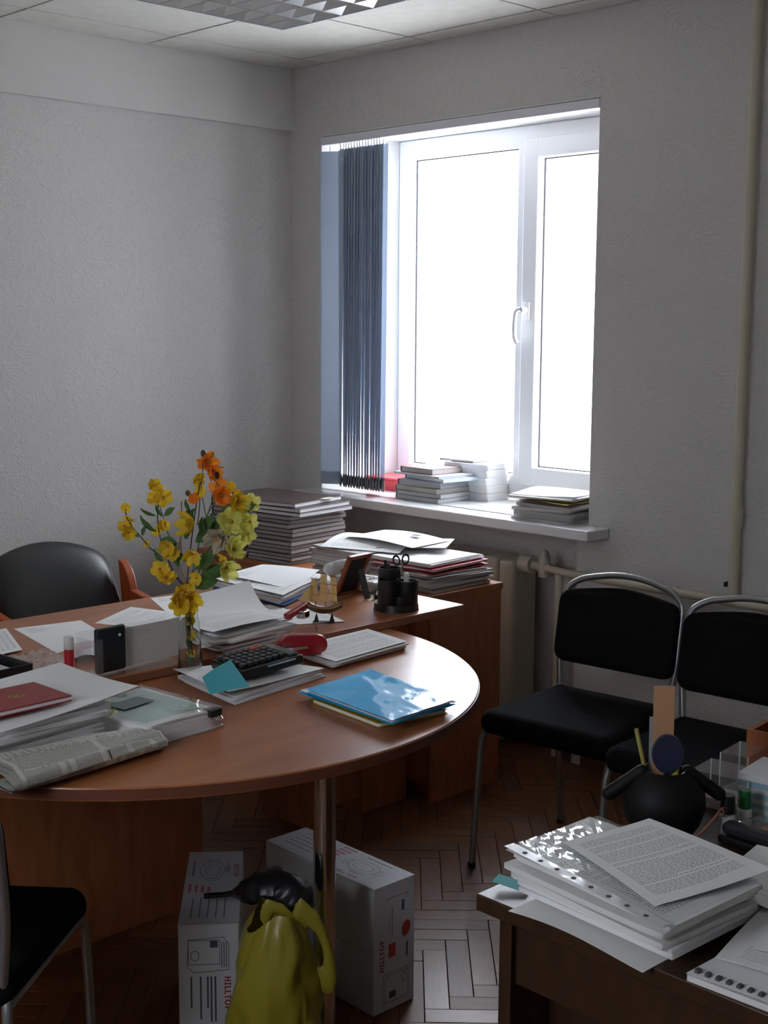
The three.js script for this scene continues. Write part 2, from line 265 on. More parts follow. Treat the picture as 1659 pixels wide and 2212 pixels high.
const sillS = structure('window_sill', 'broad white window sill board', 'sill');
wpart('board', uvm(mergeGeometries([rbx(0.13, 1.655, 0.828, 0.865, 0.003, 0.125, 0.006), prism([[OX0, 0.02], [OX1, 0.02], [FX1, FZ], [FX0, FZ]], 0.83, 0.865)])), sillMat, sillS);
// outside: a pale railing beyond a snow-bright yard
const yard = structure('yard_ground', 'bright ground outside the window', 'ground');
wpart('ground', bx(-40, 20, -3.3, -3.2, -60, -0.8), M({ color: C(0.75, 0.75, 0.74), roughness: 0.95 }), yard);
const railing = thing('railing', 'pale railing seen faintly through the window glass', 'railing', [-3.7, -3.2, -5.3]);
const railMat = M({ color: C(0.55, 0.53, 0.5), roughness: 0.9 });
wpart('rail', bx(-5.2, -2.2, 0.44, 0.54, -5.36, -5.26), railMat, railing);
for (let k = 0; k < 8; k++) wpart('post', bx(-5.1 + k * 0.4, -5.02 + k * 0.4, -3.2, 0.44, -5.35, -5.27), railMat, railing);

// ---------- vertical blind ----------
{
  const bl = thing('vertical_blind', 'slate blue vertical blind drawn to the side of the window', 'blind', [0.35, 0.88, -0.01]);
  wpart('headrail', rbx(0.172, 1.563, 2.262, 2.294, -0.035, 0.005, 0.003), M({ color: C(0.78, 0.78, 0.84), roughness: 0.35 }), bl);
  const slatMats = [0, 1, 2].map((k) => M({ color: C(0.4 + k * 0.05, 0.47 + k * 0.05, 0.58 + k * 0.05), roughness: 0.85, transmission: 0.16, thickness: 0, side: THREE.DoubleSide }));
  const weightMat = M({ color: C(0.2, 0.2, 0.2), roughness: 0.5 }), hook = M({ color: C(0.8, 0.8, 0.8), roughness: 0.4 });
  const slat = (cx, cz, a0, a1, bow, y0, y1, w) => {   // a0: angle of its width at the foot, a1 at the top
    const nu = 4, nv = 24, pos = [], idx = []; for (let j = 0; j <= nv; j++) for (let i = 0; i <= nu; i++) { const v = j / nv, a = a0 + (a1 - a0) * Math.pow(v, 0.6), u = (i / nu - 0.5) * w, b = bow * (1 - (2 * i / nu - 1) ** 2); pos.push(cx + u * Math.cos(a) - b * Math.sin(a), y0 + (y1 - y0) * v, cz + u * Math.sin(a) + b * Math.cos(a)); }
    for (let j = 0; j < nv; j++) for (let i = 0; i < nu; i++) { const p = j * (nu + 1) + i; idx.push(p, p + 1, p + nu + 1, p + 1, p + nu + 2, p + nu + 1); }
    const g = new THREE.BufferGeometry(); g.setAttribute('position', new THREE.Float32BufferAttribute(pos, 3)); g.setIndex(idx); g.computeVertexNormals(); return g;
  };
  const edge = Math.atan2(0.678, 0.735);
  for (let k = 0; k < 17; k++) {
    const first = k === 0; const x = first ? 0.209 : 0.277 + (k - 1) * 0.0163, z = first ? -0.016 : -0.012 + rr(-0.003, 0.003);
    const a0 = first ? edge - 1.25 : edge - 0.02 + rr(-0.015, 0.015) - (k === 16 ? 0.12 : 0), a1 = first ? edge - 1.25 : edge - 0.3 + rr(-0.05, 0.05);
    const s = wpart('slat', slat(x, z, a0, a1, 0.0016, 0.893, 2.238, 0.088), slatMats[k % 3], bl);
    wpart('hanger', mergeGeometries([bx(x - 0.002, x + 0.002, 2.236, 2.264, z - 0.004, z + 0.004)]), hook, s);
    // weight in the hem: a thin lens that narrows to the foot
    const c = Math.cos(a0), q = Math.sin(a0); const wg = new THREE.CylinderGeometry(0.5, 0.5, 1, 12, 4); const wp = wg.attributes.position;
    for (let i = 0; i < wp.count; i++) { const t = wp.getY(i) + 0.5, th = 0.0075 * Math.sin(Math.PI * Math.min(1, 0.1 + t * 0.9)) + 0.0006; const uu = wp.getX(i) * 0.084, ww = wp.getZ(i) * th * 2; wp.setXYZ(i, x + uu * c - ww * q, 0.884 + t * 0.055, z + uu * q + ww * c); }
    wg.computeVertexNormals(); wpart('hem_weight', wg, first ? slatMats[0] : weightMat, s);
  }
  wpart('cord', mergeGeometries([smooth([[1.543, 2.265, -0.04], [1.5435, 1.9, -0.039], [1.544, 1.2, -0.038]], 0.0013, 12, 5), smooth([[1.554, 2.265, -0.04], [1.5535, 1.9, -0.039], [1.553, 1.2, -0.038]], 0.0013, 12, 5)]), M({ color: C(0.75, 0.75, 0.75), roughness: 0.6 }), bl);
  wpart('cord_weight', rbx(1.538, 1.558, 1.14, 1.22, -0.046, -0.03, 0.005), M({ color: C(0.6, 0.6, 0.62), roughness: 0.4 }), bl);
}

// ---------- heating ----------
{
  const r = thing('radiator', 'old cream radiator of flat columns under the window sill', 'radiator', [0.86, 0, -0.04]);
  for (let k = 0; k < 10; k++) wpart('section', mergeGeometries([rbx(0.475 + k * 0.08, 0.55 + k * 0.08, 0.1, 0.705, -0.09, 0.05, 0.018, 3)]), radMat, r);
  wpart('foot', bx(0.55, 0.6, 0, 0.12, -0.06, 0.02), radMat, r); wpart('foot', bx(1.12, 1.17, 0, 0.12, -0.06, 0.02), radMat, r);
  wpart('end_cap', cyl(0, 0, 0.05, 0, 0.032).rotateZ(-Math.PI / 2).translate(1.27, 0.692, -0.0), radMat, r);
  const p = thing('heating_pipe', 'cream horizontal heating pipe with a valve under the sill', 'pipe', [1.7, 0, 0.04]);
  wpart('pipe', mergeGeometries([tube([[1.31, 0.692, 0.0], [1.5, 0.692, 0.045], [3.6, 0.692, 0.045]], 0.014, 0.03, 20, 12), tube([[1.462, 0.692, 0.03], [1.462, 0.02, 0.03]], 0.013, 0.01, 4, 12), tube([[1.31, 0.16, 0], [1.36, 0.16, 0.03], [3.6, 0.16, 0.045]], 0.013, 0.02, 14, 12)]), pipeMat, p);
  wpart('valve', mergeGeometries([cyl(1.385, 0.66, 0.725, 0.016, 0.022, 0.022, 12), cyl(1.385, 0.725, 0.755, 0.016, 0.021, 0.012, 8), cyl(0, -0.03, 0.03, 0, 0.019, 0.019, 6).rotateZ(Math.PI / 2).translate(1.385, 0.692, 0.016)]), M({ color: C(0.5, 0.49, 0.4), roughness: 0.45, metalness: 0.2 }), p);
  const q = thing('riser_pipe', 'cream vertical riser pipe running up the wall to the ceiling', 'pipe', [2.16, 0.7, 0.035]);
  wpart('pipe', tube([[2.157, H, 0.035], [2.157, 0.71, 0.035]], 0.0165, 0.01, 6, 14), pipeMat, q);
  wpart('coupling', cyl(2.157, 0.93, 0.995, 0.035, 0.021, 0.021, 14), pipeMat, q);
  wpart('wall_bracket', mergeGeometries([bx(2.132, 2.142, 0.738, 0.752, 0, 0.05)]), mattBlack, q);
}

// ---------- ceiling lamp, switched off ----------
{
  const l = thing('ceiling_lamp', 'square ceiling lamp with mirrored louvre, switched off', 'lamp', [0.94, 2.556, 0.9]);
  const mir = M({ color: C(0.66, 0.65, 0.63), roughness: 0.3, metalness: 1 }), X0 = 0.636, X1 = 1.25, Z0 = 0.589, Z1 = 1.203, Y0 = 2.556;
  wpart('housing', mergeGeometries([bx(X0, X1, 2.5765, 2.5785, Z0, Z1), bx(X0, X0 + 0.005, Y0, 2.577, Z0, Z1), bx(X1 - 0.005, X1, Y0, 2.577, Z0, Z1), bx(X0, X1, Y0, 2.577, Z0, Z0 + 0.005), bx(X0, X1, Y0, 2.577, Z1 - 0.005, Z1)]), M({ color: C(0.55, 0.57, 0.65), roughness: 0.35, metalness: 0.4 }), l);
  const vee = (len, w) => { const s = new THREE.Shape(); s.moveTo(0.0012, 0); s.lineTo(w, 0.019); s.lineTo(-w, 0.019); s.lineTo(-0.0012, 0); s.closePath(); return new THREE.ExtrudeGeometry(s, { depth: len, bevelEnabled: false }); };
  const pitch = (X1 - X0 - 0.01) / 4, pz = (Z1 - Z0 - 0.01) / 7;
  for (let k = 1; k < 4; k++) wpart('louvre_blade', vee(Z1 - Z0 - 0.012, 0.006).translate(X0 + 0.005 + k * pitch, Y0 + 0.0005, Z0 + 0.006), mir, l);
  for (let c = 0; c < 4; c++) for (let k = 0; k < 7; k++) { const g = new THREE.ConeGeometry(Math.SQRT1_2, 0.019, 4, 1, true).toNonIndexed(); g.rotateY(Math.PI / 4).scale(pitch * 0.97, 1, pz * 0.97).translate(X0 + 0.005 + (c + 0.5) * pitch, Y0 + 0.0105, Z0 + 0.005 + (k + 0.5) * pz); g.computeVertexNormals(); wpart('reflector_cell', g, mir, l); }
}
// ---------- desk, round extension, cabinet ----------
{
  const d = thing('desk', 'cherry brown office desk along the wall, covered with papers', 'desk', [1.45, 0, 1.8]);
  wpart('desktop', rbx(1.1, 1.8, 0.728, 0.75, 0.892, 2.72, 0.003), deskMat, d);
  wpart('edge_band', bx(1.7985, 1.8012, 0.7295, 0.7465, 0.895, 2.717), M({ color: C(0.3, 0.13, 0.075), roughness: 0.35 }), d);
  wpart('modesty_panel', bx(1.53, 1.55, 0.0, 0.728, 1.647, 2.68), cabMat, d);
  wpart('side_panel', bx(1.13, 1.53, 0, 0.728, 2.66, 2.68), cabMat, d);
  wpart('side_panel', bx(1.13, 1.36, 0, 0.728, 1.082, 1.104), cabMat, d);
  wpart('modesty_panel', bx(1.345, 1.365, 0.06, 0.728, 0.9, 1.082), cabMat, d);
  const r = thing('round_table_extension', 'half-round brown table extension on a chrome leg', 'table', [2.31, 0, 1.887]);
  const s = new THREE.Shape(); s.moveTo(1.4, -(1.948 - 0.747)); s.lineTo(1.795, -(1.948 - 0.747)); s.absarc(1.795, -1.948, 0.747, Math.PI / 2, -Math.PI / 2, true); s.lineTo(1.4, -(1.948 + 0.747)); s.closePath();
  wpart('tabletop', uvm(new THREE.ExtrudeGeometry(s, { depth: 0.02, bevelEnabled: true, bevelThickness: 0.003, bevelSize: 0.003, bevelSegments: 2, curveSegments: 64 }).rotateX(-Math.PI / 2).translate(0, 0.7045, 0)), deskMat, r);
  const rim = new THREE.Shape(); rim.absarc(1.795, -1.948, 0.7515, Math.PI / 2, -Math.PI / 2, true); rim.absarc(1.795, -1.948, 0.7495, -Math.PI / 2, Math.PI / 2, false); rim.closePath();
  wpart('edge_band', new THREE.ExtrudeGeometry(rim, { depth: 0.019, bevelEnabled: false, curveSegments: 64 }).rotateX(-Math.PI / 2).translate(0, 0.7055, 0), deskEdge, r);
  wpart('leg', cyl(2.313, 0.012, 0.7, 1.887, 0.024, 0.024, 32), chrome, r);
  wpart('foot_plate', cyl(2.313, 0, 0.014, 1.887, 0.045, 0.04, 32), chrome, r); wpart('top_flange', cyl(2.313, 0.69, 0.7015, 1.887, 0.06, 0.06, 24), chrome, r);
  const c = thing('low_cabinet', 'low reddish brown cabinet under the window sill', 'cabinet', [0.9, 0, 0.5]);
  wpart('body', mergeGeometries([bx(0.22, 1.445, 0.05, 0.668, 0.34, 0.66), bx(0.25, 1.42, 0, 0.05, 0.35, 0.62)]), cabMat, c);
  wpart('top_board', rbx(0.2, 1.455, 0.668, 0.69, 0.32, 0.668, 0.002), cabMat, c);
  wpart('side_panel', bx(1.445, 1.455, 0.0, 0.668, 0.33, 0.666), cabMat, c);
  for (const x of [0.23, 0.636, 1.042]) { const dr = wpart('door', rbx(x, x + 0.398, 0.06, 0.655, 0.66, 0.6665, 0.001), cabMat, c); wpart('handle', bx(x + 0.36, x + 0.372, 0.4, 0.5, 0.6665, 0.682), greyTube, dr); }
  const p = thing('drawer_pedestal', 'brown drawer pedestal in the dark below the desk end', 'pedestal', [1.1, 0, 0.88]);
  wpart('body', bx(0.86, 1.365, 0.0, 0.66, 0.684, 0.888), M({ map: rep(deskTex, 1.5), roughness: 0.5 }), p);
  for (let k = 0; k < 3; k++) { const q = wpart('drawer', bx(0.845, 0.86, 0.03 + k * 0.21, 0.23 + k * 0.21, 0.69, 0.88), cabMat, p); wpart('knob', cyl(0, 0, 0.02, 0, 0.01).rotateZ(Math.PI / 2).translate(0.845, 0.13 + k * 0.21, 0.78), greyTube, q); }
  const t = thing('dark_desk', 'dark brown desk corner in the foreground, covered with papers', 'desk', [3.8, 0, 1.8]);
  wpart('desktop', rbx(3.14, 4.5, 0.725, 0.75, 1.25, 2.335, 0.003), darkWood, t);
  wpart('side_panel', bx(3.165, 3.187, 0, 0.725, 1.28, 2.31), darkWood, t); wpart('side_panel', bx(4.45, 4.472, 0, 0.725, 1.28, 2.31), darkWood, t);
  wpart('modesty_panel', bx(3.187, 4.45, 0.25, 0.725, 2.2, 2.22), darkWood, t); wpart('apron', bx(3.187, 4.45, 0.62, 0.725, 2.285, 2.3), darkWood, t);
}

// ---------- visitor chairs: tube frame, black pads ----------
function padShape(w0, w1, h, peak, r = 0.03) {  // width below and above, height, rise in the middle
  const s = new THREE.Shape(); s.moveTo(-w0 / 2 + r, 0); s.lineTo(w0 / 2 - r, 0); s.quadraticCurveTo(w0 / 2, 0, w0 / 2 + 0.001, r); s.lineTo(w1 / 2, h - r); s.quadraticCurveTo(w1 / 2 - 0.002, h, w1 / 2 - r, h + 0.004); s.quadraticCurveTo(0.05, h + peak, 0, h + peak); s.quadraticCurveTo(-0.05, h + peak, -w1 / 2 + r, h + 0.004); s.quadraticCurveTo(-w1 / 2 + 0.002, h, -w1 / 2, h - r); s.lineTo(-w0 / 2 - 0.001, r); s.quadraticCurveTo(-w0 / 2, 0, -w0 / 2 + r, 0); return s;
}
function visitorChair(label, x, z, turn) {
  const c = thing('visitor_chair', label, 'chair', [x, 0, z], 'black visitor chairs', turn); c.scale.set(0.93, 0.95, 0.93);
  const seat = new RoundedBoxGeometry(0.45, 0.07, 0.42, 5, 0.033); const p = seat.attributes.position;
  for (let i = 0; i < p.count; i++) { const X = p.getX(i), Z = p.getZ(i), Y = p.getY(i); p.setXYZ(i, X * (1 + (Z > 0 ? 0.04 : -0.06) * Math.abs(Z) / 0.2), Y + (Y > 0 ? 0.012 * (1 - (X / 0.22) ** 2) * (1 - (Z / 0.21) ** 2) : 0) - (Z > 0.12 ? (Z - 0.12) * 0.12 : 0), Z + (Z > 0 ? 0.03 * (1 - (X / 0.23) ** 2) : 0)); }
  seat.computeVertexNormals(); part('seat', seat.translate(0, 0.455, 0), blackFabric, c);
  const bend = (g) => { const q = g.attributes.position; for (let i = 0; i < q.count; i++) q.setZ(i, q.getZ(i) + 0.5 * q.getX(i) ** 2); g.computeVertexNormals(); return g; };
  part('backrest', bend(new THREE.ExtrudeGeometry(padShape(0.4, 0.4, 0.205, 0.025), { depth: 0.022, bevelEnabled: true, bevelSize: 0.012, bevelThickness: 0.012, bevelSegments: 4, curveSegments: 8 })).rotateX(-0.16).translate(0, 0.575, -0.225), blackFabric, c);
  const b = [[-0.19, 0.44, -0.19], [-0.212, 0.6, -0.215], [-0.212, 0.795, -0.247], [-0.165, 0.828, -0.262], [-0.05, 0.852, -0.275], [0.05, 0.852, -0.275], [0.165, 0.828, -0.262], [0.212, 0.795, -0.247], [0.212, 0.6, -0.215], [0.19, 0.44, -0.19]];
  part('back_frame', tube(b, 0.0105, 0.05, 90, 10), greyTube, c);
  for (const s of [-1, 1]) part('leg', tube([[s * 0.19, 0.46, -0.17], [s * 0.2, 0.42, -0.19], [s * 0.215, 0.008, -0.25]], 0.0105, 0.03, 30, 10), greyTube, c);
  for (const s of [-1, 1]) part('leg', tube([[s * 0.2, 0.425, -0.19], [s * 0.222, 0.43, 0.2], [s * 0.225, 0.008, 0.24]], 0.0105, 0.06, 50, 10), greyTube, c);
  part('cross_bar', mergeGeometries([tube([[-0.2, 0.424, -0.15], [0.2, 0.424, -0.15]], 0.009, 0.02, 4, 8), tube([[-0.21, 0.426, 0.12], [0.21, 0.426, 0.12]], 0.009, 0.02, 4, 8)]), greyTube, c);
  for (const [s, zz] of [[-0.215, -0.25], [0.215, -0.25], [-0.225, 0.24], [0.225, 0.24]]) part('foot_cap', cyl(s, 0, 0.014, zz, 0.013, 0.013, 10), mattBlack, c);
  return c;
}
visitorChair('black visitor chair with grey tube frame beside the brown cabinet', 2.075, 0.7, 0.1);
visitorChair('black visitor chair cut off by the photo edge, behind the dark desk', 2.52, 0.71, 0.1);
visitorChair('black visitor chair in the lower left corner, pushed under the round table', 2.125, 2.655, -2.42);

// ---------- office chair behind the desk ----------
{
  const c = thing('office_chair', 'black leather office armchair with orange wooden arms behind the desk', 'chair', [0.62, 0, 1.585], undefined, Math.PI / 2);
  // own axes: z towards the desk, x sideways
  const W = 0.226, nu = 24, nv = 20, front = [], idx = [], pos = [];
  const pt = (i, j, back) => { const u = (i / nu) * 2 - 1, v = j / nv; const top = 0.866 - 0.062 * u * u - 0.03 * Math.pow(Math.abs(u), 10); const x = u * W * (0.93 + 0.07 * Math.min(1, v / 0.7)) ; const y = 0.42 + v * (top - 0.42); const th = 0.045 * Math.sqrt(Math.max(0.02, 1 - Math.abs(u) ** 5)) * Math.sqrt(Math.max(0.03, 1 - v ** 7)); const z = 0.12 + 0.55 * x * x - 0.1 * v * v + (back ? -th : th * 0.9); return [x, y, z]; };
  for (const back of [0, 1]) for (let j = 0; j <= nv; j++) for (let i = 0; i <= nu; i++) pos.push(...pt(i, j, back));
  const N = (nu + 1) * (nv + 1); for (let j = 0; j < nv; j++) for (let i = 0; i < nu; i++) { const a = j * (nu + 1) + i, b = a + 1, d = a + nu + 1, e = d + 1; idx.push(a, b, d, b, e, d, a + N, d + N, b + N, b + N, d + N, e + N); }
  const side = (a, b) => idx.push(a, b, a + N, b, b + N, a + N); for (let i = 0; i < nu; i++) { side(nv * (nu + 1) + i, nv * (nu + 1) + i + 1); side(i + 1, i); } for (let j = 0; j < nv; j++) { side((j + 1) * (nu + 1), j * (nu + 1)); side(j * (nu + 1) + nu, (j + 1) * (nu + 1) + nu); }
  const g = new THREE.BufferGeometry(); g.setAttribute('position', new THREE.Float32BufferAttribute(pos, 3)); g.setIndex(idx); g.computeVertexNormals();
  part('backrest', g, leather, c);
  part('seat', new RoundedBoxGeometry(0.5, 0.11, 0.48, 4, 0.045).translate(0, 0.44, 0.31), leather, c);
  const board = new THREE.Shape(); board.moveTo(0.0, 0.79); board.quadraticCurveTo(0.045, 0.77, 0.06, 0.7); board.lineTo(0.32, 0.66); board.quadraticCurveTo(0.35, 0.65, 0.34, 0.62); board.lineTo(0.3, 0.42); board.lineTo(0.24, 0.42); board.lineTo(0.27, 0.61); board.lineTo(0.02, 0.63); board.closePath();
  for (const s of [-1, 1]) part('arm', new THREE.ExtrudeGeometry(board, { depth: 0.022, bevelEnabled: true, bevelSize: 0.004, bevelThickness: 0.004, bevelSegments: 2 }).rotateY(-Math.PI / 2).translate(s * 0.243 + 0.011, 0, 0.1), orangeWood, c);
  part('column', cyl(0, 0.1, 0.4, 0.3, 0.03), mattBlack, c);
  for (let k = 0; k < 5; k++) { const a = k * Math.PI * 0.4 + 0.3; part('base_leg', rbc(0, 0.07, 0.14, 0.04, 0.035, 0.28, 0, 0.012).rotateY(a).translate(0, 0, 0.3), orangeWood, c); part('castor', new THREE.SphereGeometry(0.03, 12, 8).scale(0.7, 1, 1).translate(Math.sin(a) * 0.27, 0.03, 0.3 + Math.cos(a) * 0.27), mattBlack, c); }
}

// ---------- cartons and carrier bag on the floor ----------
{
  const boxTop = canvasTex(512, 176, (x, w, h) => { x.fillStyle = '#d7dade'; x.fillRect(0, 0, w, h); x.strokeStyle = '#5b6068'; x.fillStyle = '#5b6068'; x.lineWidth = 2;
    for (let k = 0; k < 5; k++) x.fillRect(40, 30 + k * 25, 130, 3); x.beginPath(); x.ellipse(370, 82, 62, 40, 0, 0, 7); x.stroke(); x.beginPath(); x.ellipse(370, 82, 40, 24, 0, 0, 7); x.stroke(); for (const q of [300, 440]) { x.beginPath(); x.ellipse(q, 84, 9, 22, 0, 0, 7); x.stroke(); } x.font = 'bold 16px sans-serif'; x.fillRect(325, 18, 110, 5); x.fillRect(350, 128, 70, 3); x.fillRect(350, 135, 50, 3);
    x.fillStyle = '#9b2d34'; x.font = 'bold 24px sans-serif'; x.fillText('HILLTOP', 315, 168); x.fillStyle = '#c86a78'; for (let k = 0; k < 4; k++) x.fillRect(210, 12 + k * 20, 62 - k * 8, 9); });
  const boxEnd = (flip) => canvasTex(200, 460, (x, w, h) => { x.fillStyle = '#cfd0d4'; x.fillRect(0, 0, w, h); x.strokeStyle = '#4d525a'; x.fillStyle = '#4d525a'; x.lineWidth = 2;
    const up = (t, px, py, size, col) => { x.save(); x.translate(px, py); x.rotate(flip ? Math.PI / 2 : -Math.PI / 2); x.fillStyle = col; x.font = `bold ${size}px sans-serif`; x.fillText(t, 0, 0); x.restore(); };
    if (!flip) { x.beginPath(); x.moveTo(62, 60); x.lineTo(62, 44); x.lineTo(165, 44); x.lineTo(165, 60); x.stroke(); x.fillRect(135, 66, 14, 40); x.fillRect(86, 80, 3, 110); x.fillRect(72, 110, 2, 60); up('HILLTOP', 48, 312, 30, '#a8232a'); x.fillStyle = '#b8473c'; x.fillRect(70, 215, 36, 52); x.beginPath(); x.ellipse(158, 178, 22, 30, 0.3, 0, 7); x.fill(); x.fillStyle = '#4d525a'; x.fillRect(160, 230, 8, 56); x.strokeRect(44, 325, 128, 108); x.strokeRect(54, 335, 118, 98); x.fillRect(74, 395, 34, 26); x.beginPath(); x.ellipse(150, 358, 12, 16, 0, 0, 7); x.stroke(); }
    else { x.beginPath(); x.moveTo(30, 44); x.lineTo(150, 36); x.lineTo(168, 60); x.lineTo(168, 150); x.lineTo(50, 158); x.lineTo(26, 138); x.closePath(); x.stroke(); x.strokeRect(30, 46, 106, 84); x.beginPath(); x.ellipse(52, 100, 14, 18, 0, 0, 7); x.stroke(); x.fillRect(104, 48, 26, 24); for (let k = 0; k < 3; k++) x.fillRect(142 + k * 8, 52, 3, 90); up('HILLTOP', 152, 172, 30, '#a8232a'); for (const q of [36, 68, 92, 104, 118]) x.fillRect(q, 172, 6, 100 + (q % 7) * 10); } });
  const plainSide = M({ color: C(0.55, 0.54, 0.52), roughness: 0.75 }), seam = M({ color: C(0.3, 0.29, 0.28), roughness: 0.8 });
  const carton = (label, cx, cz, turn, flip) => {
    const b = thing('carton', label, 'box', [cx, 0, cz], 'printed white cartons under the round table', turn); const L = 0.39, W = 0.128, Hh = 0.3;
    const face = (w, h) => new THREE.PlaneGeometry(w, h);
    part('body', new RoundedBoxGeometry(L, Hh, W, 2, 0.003).translate(0, Hh / 2, 0), plainSide, b);
    part('top_flap', new RoundedBoxGeometry(L, 0.003, W, 1, 0.001).translate(0, Hh + 0.001, 0), plainSide, b);
    part('top_print', face(L - 0.004, W - 0.004).rotateX(-Math.PI / 2).rotateY(flip ? Math.PI : 0).translate(0, Hh + 0.0028, 0), M({ map: boxTop, color: C(0.9, 0.9, 0.92), roughness: 0.6 }), b);
    part('end_print', face(W - 0.005, Hh - 0.006).rotateY(Math.PI / 2).translate(L / 2 + 0.0005, Hh / 2, 0), M({ map: boxEnd(flip), color: C(0.9, 0.9, 0.92), roughness: 0.65 }), b);
    part('carton_seam', bx(-L / 2, L / 2, 0.146, 0.148, W / 2, W / 2 + 0.0006), seam, b);
  };
  carton('white printed carton behind the chrome table leg', 2.112, 1.666, -0.02, false);
  carton('white printed carton on the left of the yellow carrier bag', 2.04, 1.979, -0.69, true);
  // carrier bag: a slumped sack with two handle loops
  const bag = thing('carrier_bag', 'yellow plastic carrier bag slumped on the floor', 'bag', [2.34, 0, 2.02]);
  const yel = M({ color: C(0.34, 0.28, 0.025), roughness: 0.35, transmission: 0.2, thickness: 0, side: THREE.DoubleSide });
  const nu = 48, nv = 30, pos = [], idx = []; const nrm = (u, v) => noise.noise(Math.cos(u * 6.283) * 2.2, v * 3.5, Math.sin(u * 6.283) * 2.2) + 0.5 * noise.noise(Math.cos(u * 6.283) * 6, v * 5, Math.sin(u * 6.283) * 6);
  for (let j = 0; j <= nv; j++) for (let i = 0; i <= nu; i++) { const u = (i % nu) / nu, v = j / nv; const prof = v < 0.12 ? 0.07 + 0.033 * Math.sqrt(v / 0.12) : 0.103 - 0.045 * Math.pow((v - 0.12) / 0.88, 4); const r = prof * (1 + 0.2 * nrm(u, v)); const a = u * Math.PI * 2; pos.push(2.335 + r * Math.cos(a) * 0.92, 0.004 + v * 0.345 + 0.025 * Math.sin(a * 2 + 0.6) * v, 2.04 + r * Math.sin(a) * 0.92); }
  for (let j = 0; j < nv; j++) for (let i = 0; i < nu; i++) { const a = j * (nu + 1) + i, b = a + 1, c = a + nu + 1; idx.push(a, c, b, b, c, c + 1); }
  const g = new THREE.BufferGeometry(); g.setAttribute('position', new THREE.Float32BufferAttribute(pos, 3)); g.setIndex(idx); g.computeVertexNormals(); wpart('sack', g, yel, bag);
  const loop = (cx, cy, cz, rw, rh, t, lean) => { const g = new THREE.TorusGeometry(1, t, 10, 40), p = g.attributes.position; for (let i = 0; i < p.count; i++) { const a = Math.atan2(p.getY(i), p.getX(i)); const f = 1 + 0.12 * noise.noise(Math.cos(a) * 3, Math.sin(a) * 3, 2); p.setXYZ(i, p.getX(i) * rw * f, p.getY(i) * rh * f, p.getZ(i) * 0.02); } g.computeVertexNormals(); return g.rotateZ(lean).rotateY(0.8).translate(cx, cy, cz); };
  wpart('handle', loop(2.4, 0.29, 1.992, 0.024, 0.075, 0.42, 0.3), yel, bag); wpart('handle', loop(2.36, 0.33, 2.04, 0.026, 0.055, 0.3, 0.55), yel, bag);
  // something black knotted over the top, its tail lying across the left carton
  const kn = [], pts = [[2.35, 0.345, 1.99], [2.31, 0.372, 1.975], [2.25, 0.37, 1.985], [2.19, 0.345, 2.0], [2.14, 0.327, 2.02], [2.1, 0.318, 2.045]];
  const cur = new THREE.CatmullRomCurve3(pts.map((p) => V3(...p))); const tg = new THREE.TubeGeometry(cur, 40, 1, 16); const tp = tg.attributes.position, cc = V3();
  for (let i = 0; i < tp.count; i++) { const k = Math.floor(i / 17) / 40; cur.getPointAt(Math.min(1, k), cc); const r = 0.042 * Math.sin(Math.PI * Math.min(1, k * 1.15 + 0.12)) ** 0.8 * (k > 0.6 ? 1 - (k - 0.6) * 1.6 : 1) + 0.008; const q = V3().fromBufferAttribute(tp, i).sub(cc); const n = 1 + 0.35 * noise.noise(q.x * 3 + k * 14, q.y * 3, q.z * 3 + 9); q.multiplyScalar(r * n); q.y *= 0.7; tp.setXYZ(i, cc.x + q.x, Math.max(k > 0.55 ? 0.306 : 0, cc.y + q.y), cc.z + q.z); }
  tg.computeVertexNormals(); single('black_plastic_bag', tg, M({ color: C(0.012, 0.012, 0.014), roughness: 0.4 }), 'crumpled black plastic bag stuffed into the yellow carrier bag', 'bag', [2.34, 0.3, 2.0]);
}
// ---------- papers ----------
const DY = 0.7502, RY = 0.7282, CY = 0.6902, SY = 0.8652, TY = 0.7502;
const baseOf = (P4, y) => { const [x, z] = mid(P4); return [x, y, z]; };
// a pile of loose papers: sheaves lying a little askew, each a part; returns the height reached
function pile(name, label, P4, y, hs, o = {}) {
  const t = thing(name, label, o.cat ?? 'papers', baseOf(P4, y)); let h = y;
  hs.forEach((th, k) => { const Q = jitter(P4, rr(-1, 1) * (o.turn ?? 0.05), rr(-1, 1) * (o.shift ?? 0.008), rr(-1, 1) * (o.shift ?? 0.008), rr(0.96, 1.02)); const sag = o.sag ?? 0.002; const ph = rr(0, 6);
    wpart(o.part ?? 'sheaf', sheet(Q, h, th, (u, v) => sag * Math.sin(u * 3 + ph) * Math.sin(v * 4 + ph) * k / hs.length, 6, 6), (o.mats ?? paperTones)[Math.floor(rnd() * (o.mats ?? paperTones).length)], t); h += th + (o.gap ?? 0.0004); });
  if (o.top) wpart('top_sheet', sheet(jitter(P4, rr(-0.04, 0.04), 0, 0, 0.99), h + (o.sag ?? 0.002), 0.0004, o.lift), P[o.top], t);
  return h;
}
const oneSheet = (label, P4, y, mat, lift, name = 'paper_sheet', cat = 'paper', n = 12) => single(name, sheet(P4, y, 0.0005, lift, n, n), mat, label, cat, baseOf(P4, y));
const curl = (a, k = 2) => (u, v) => a * Math.pow(u, k);

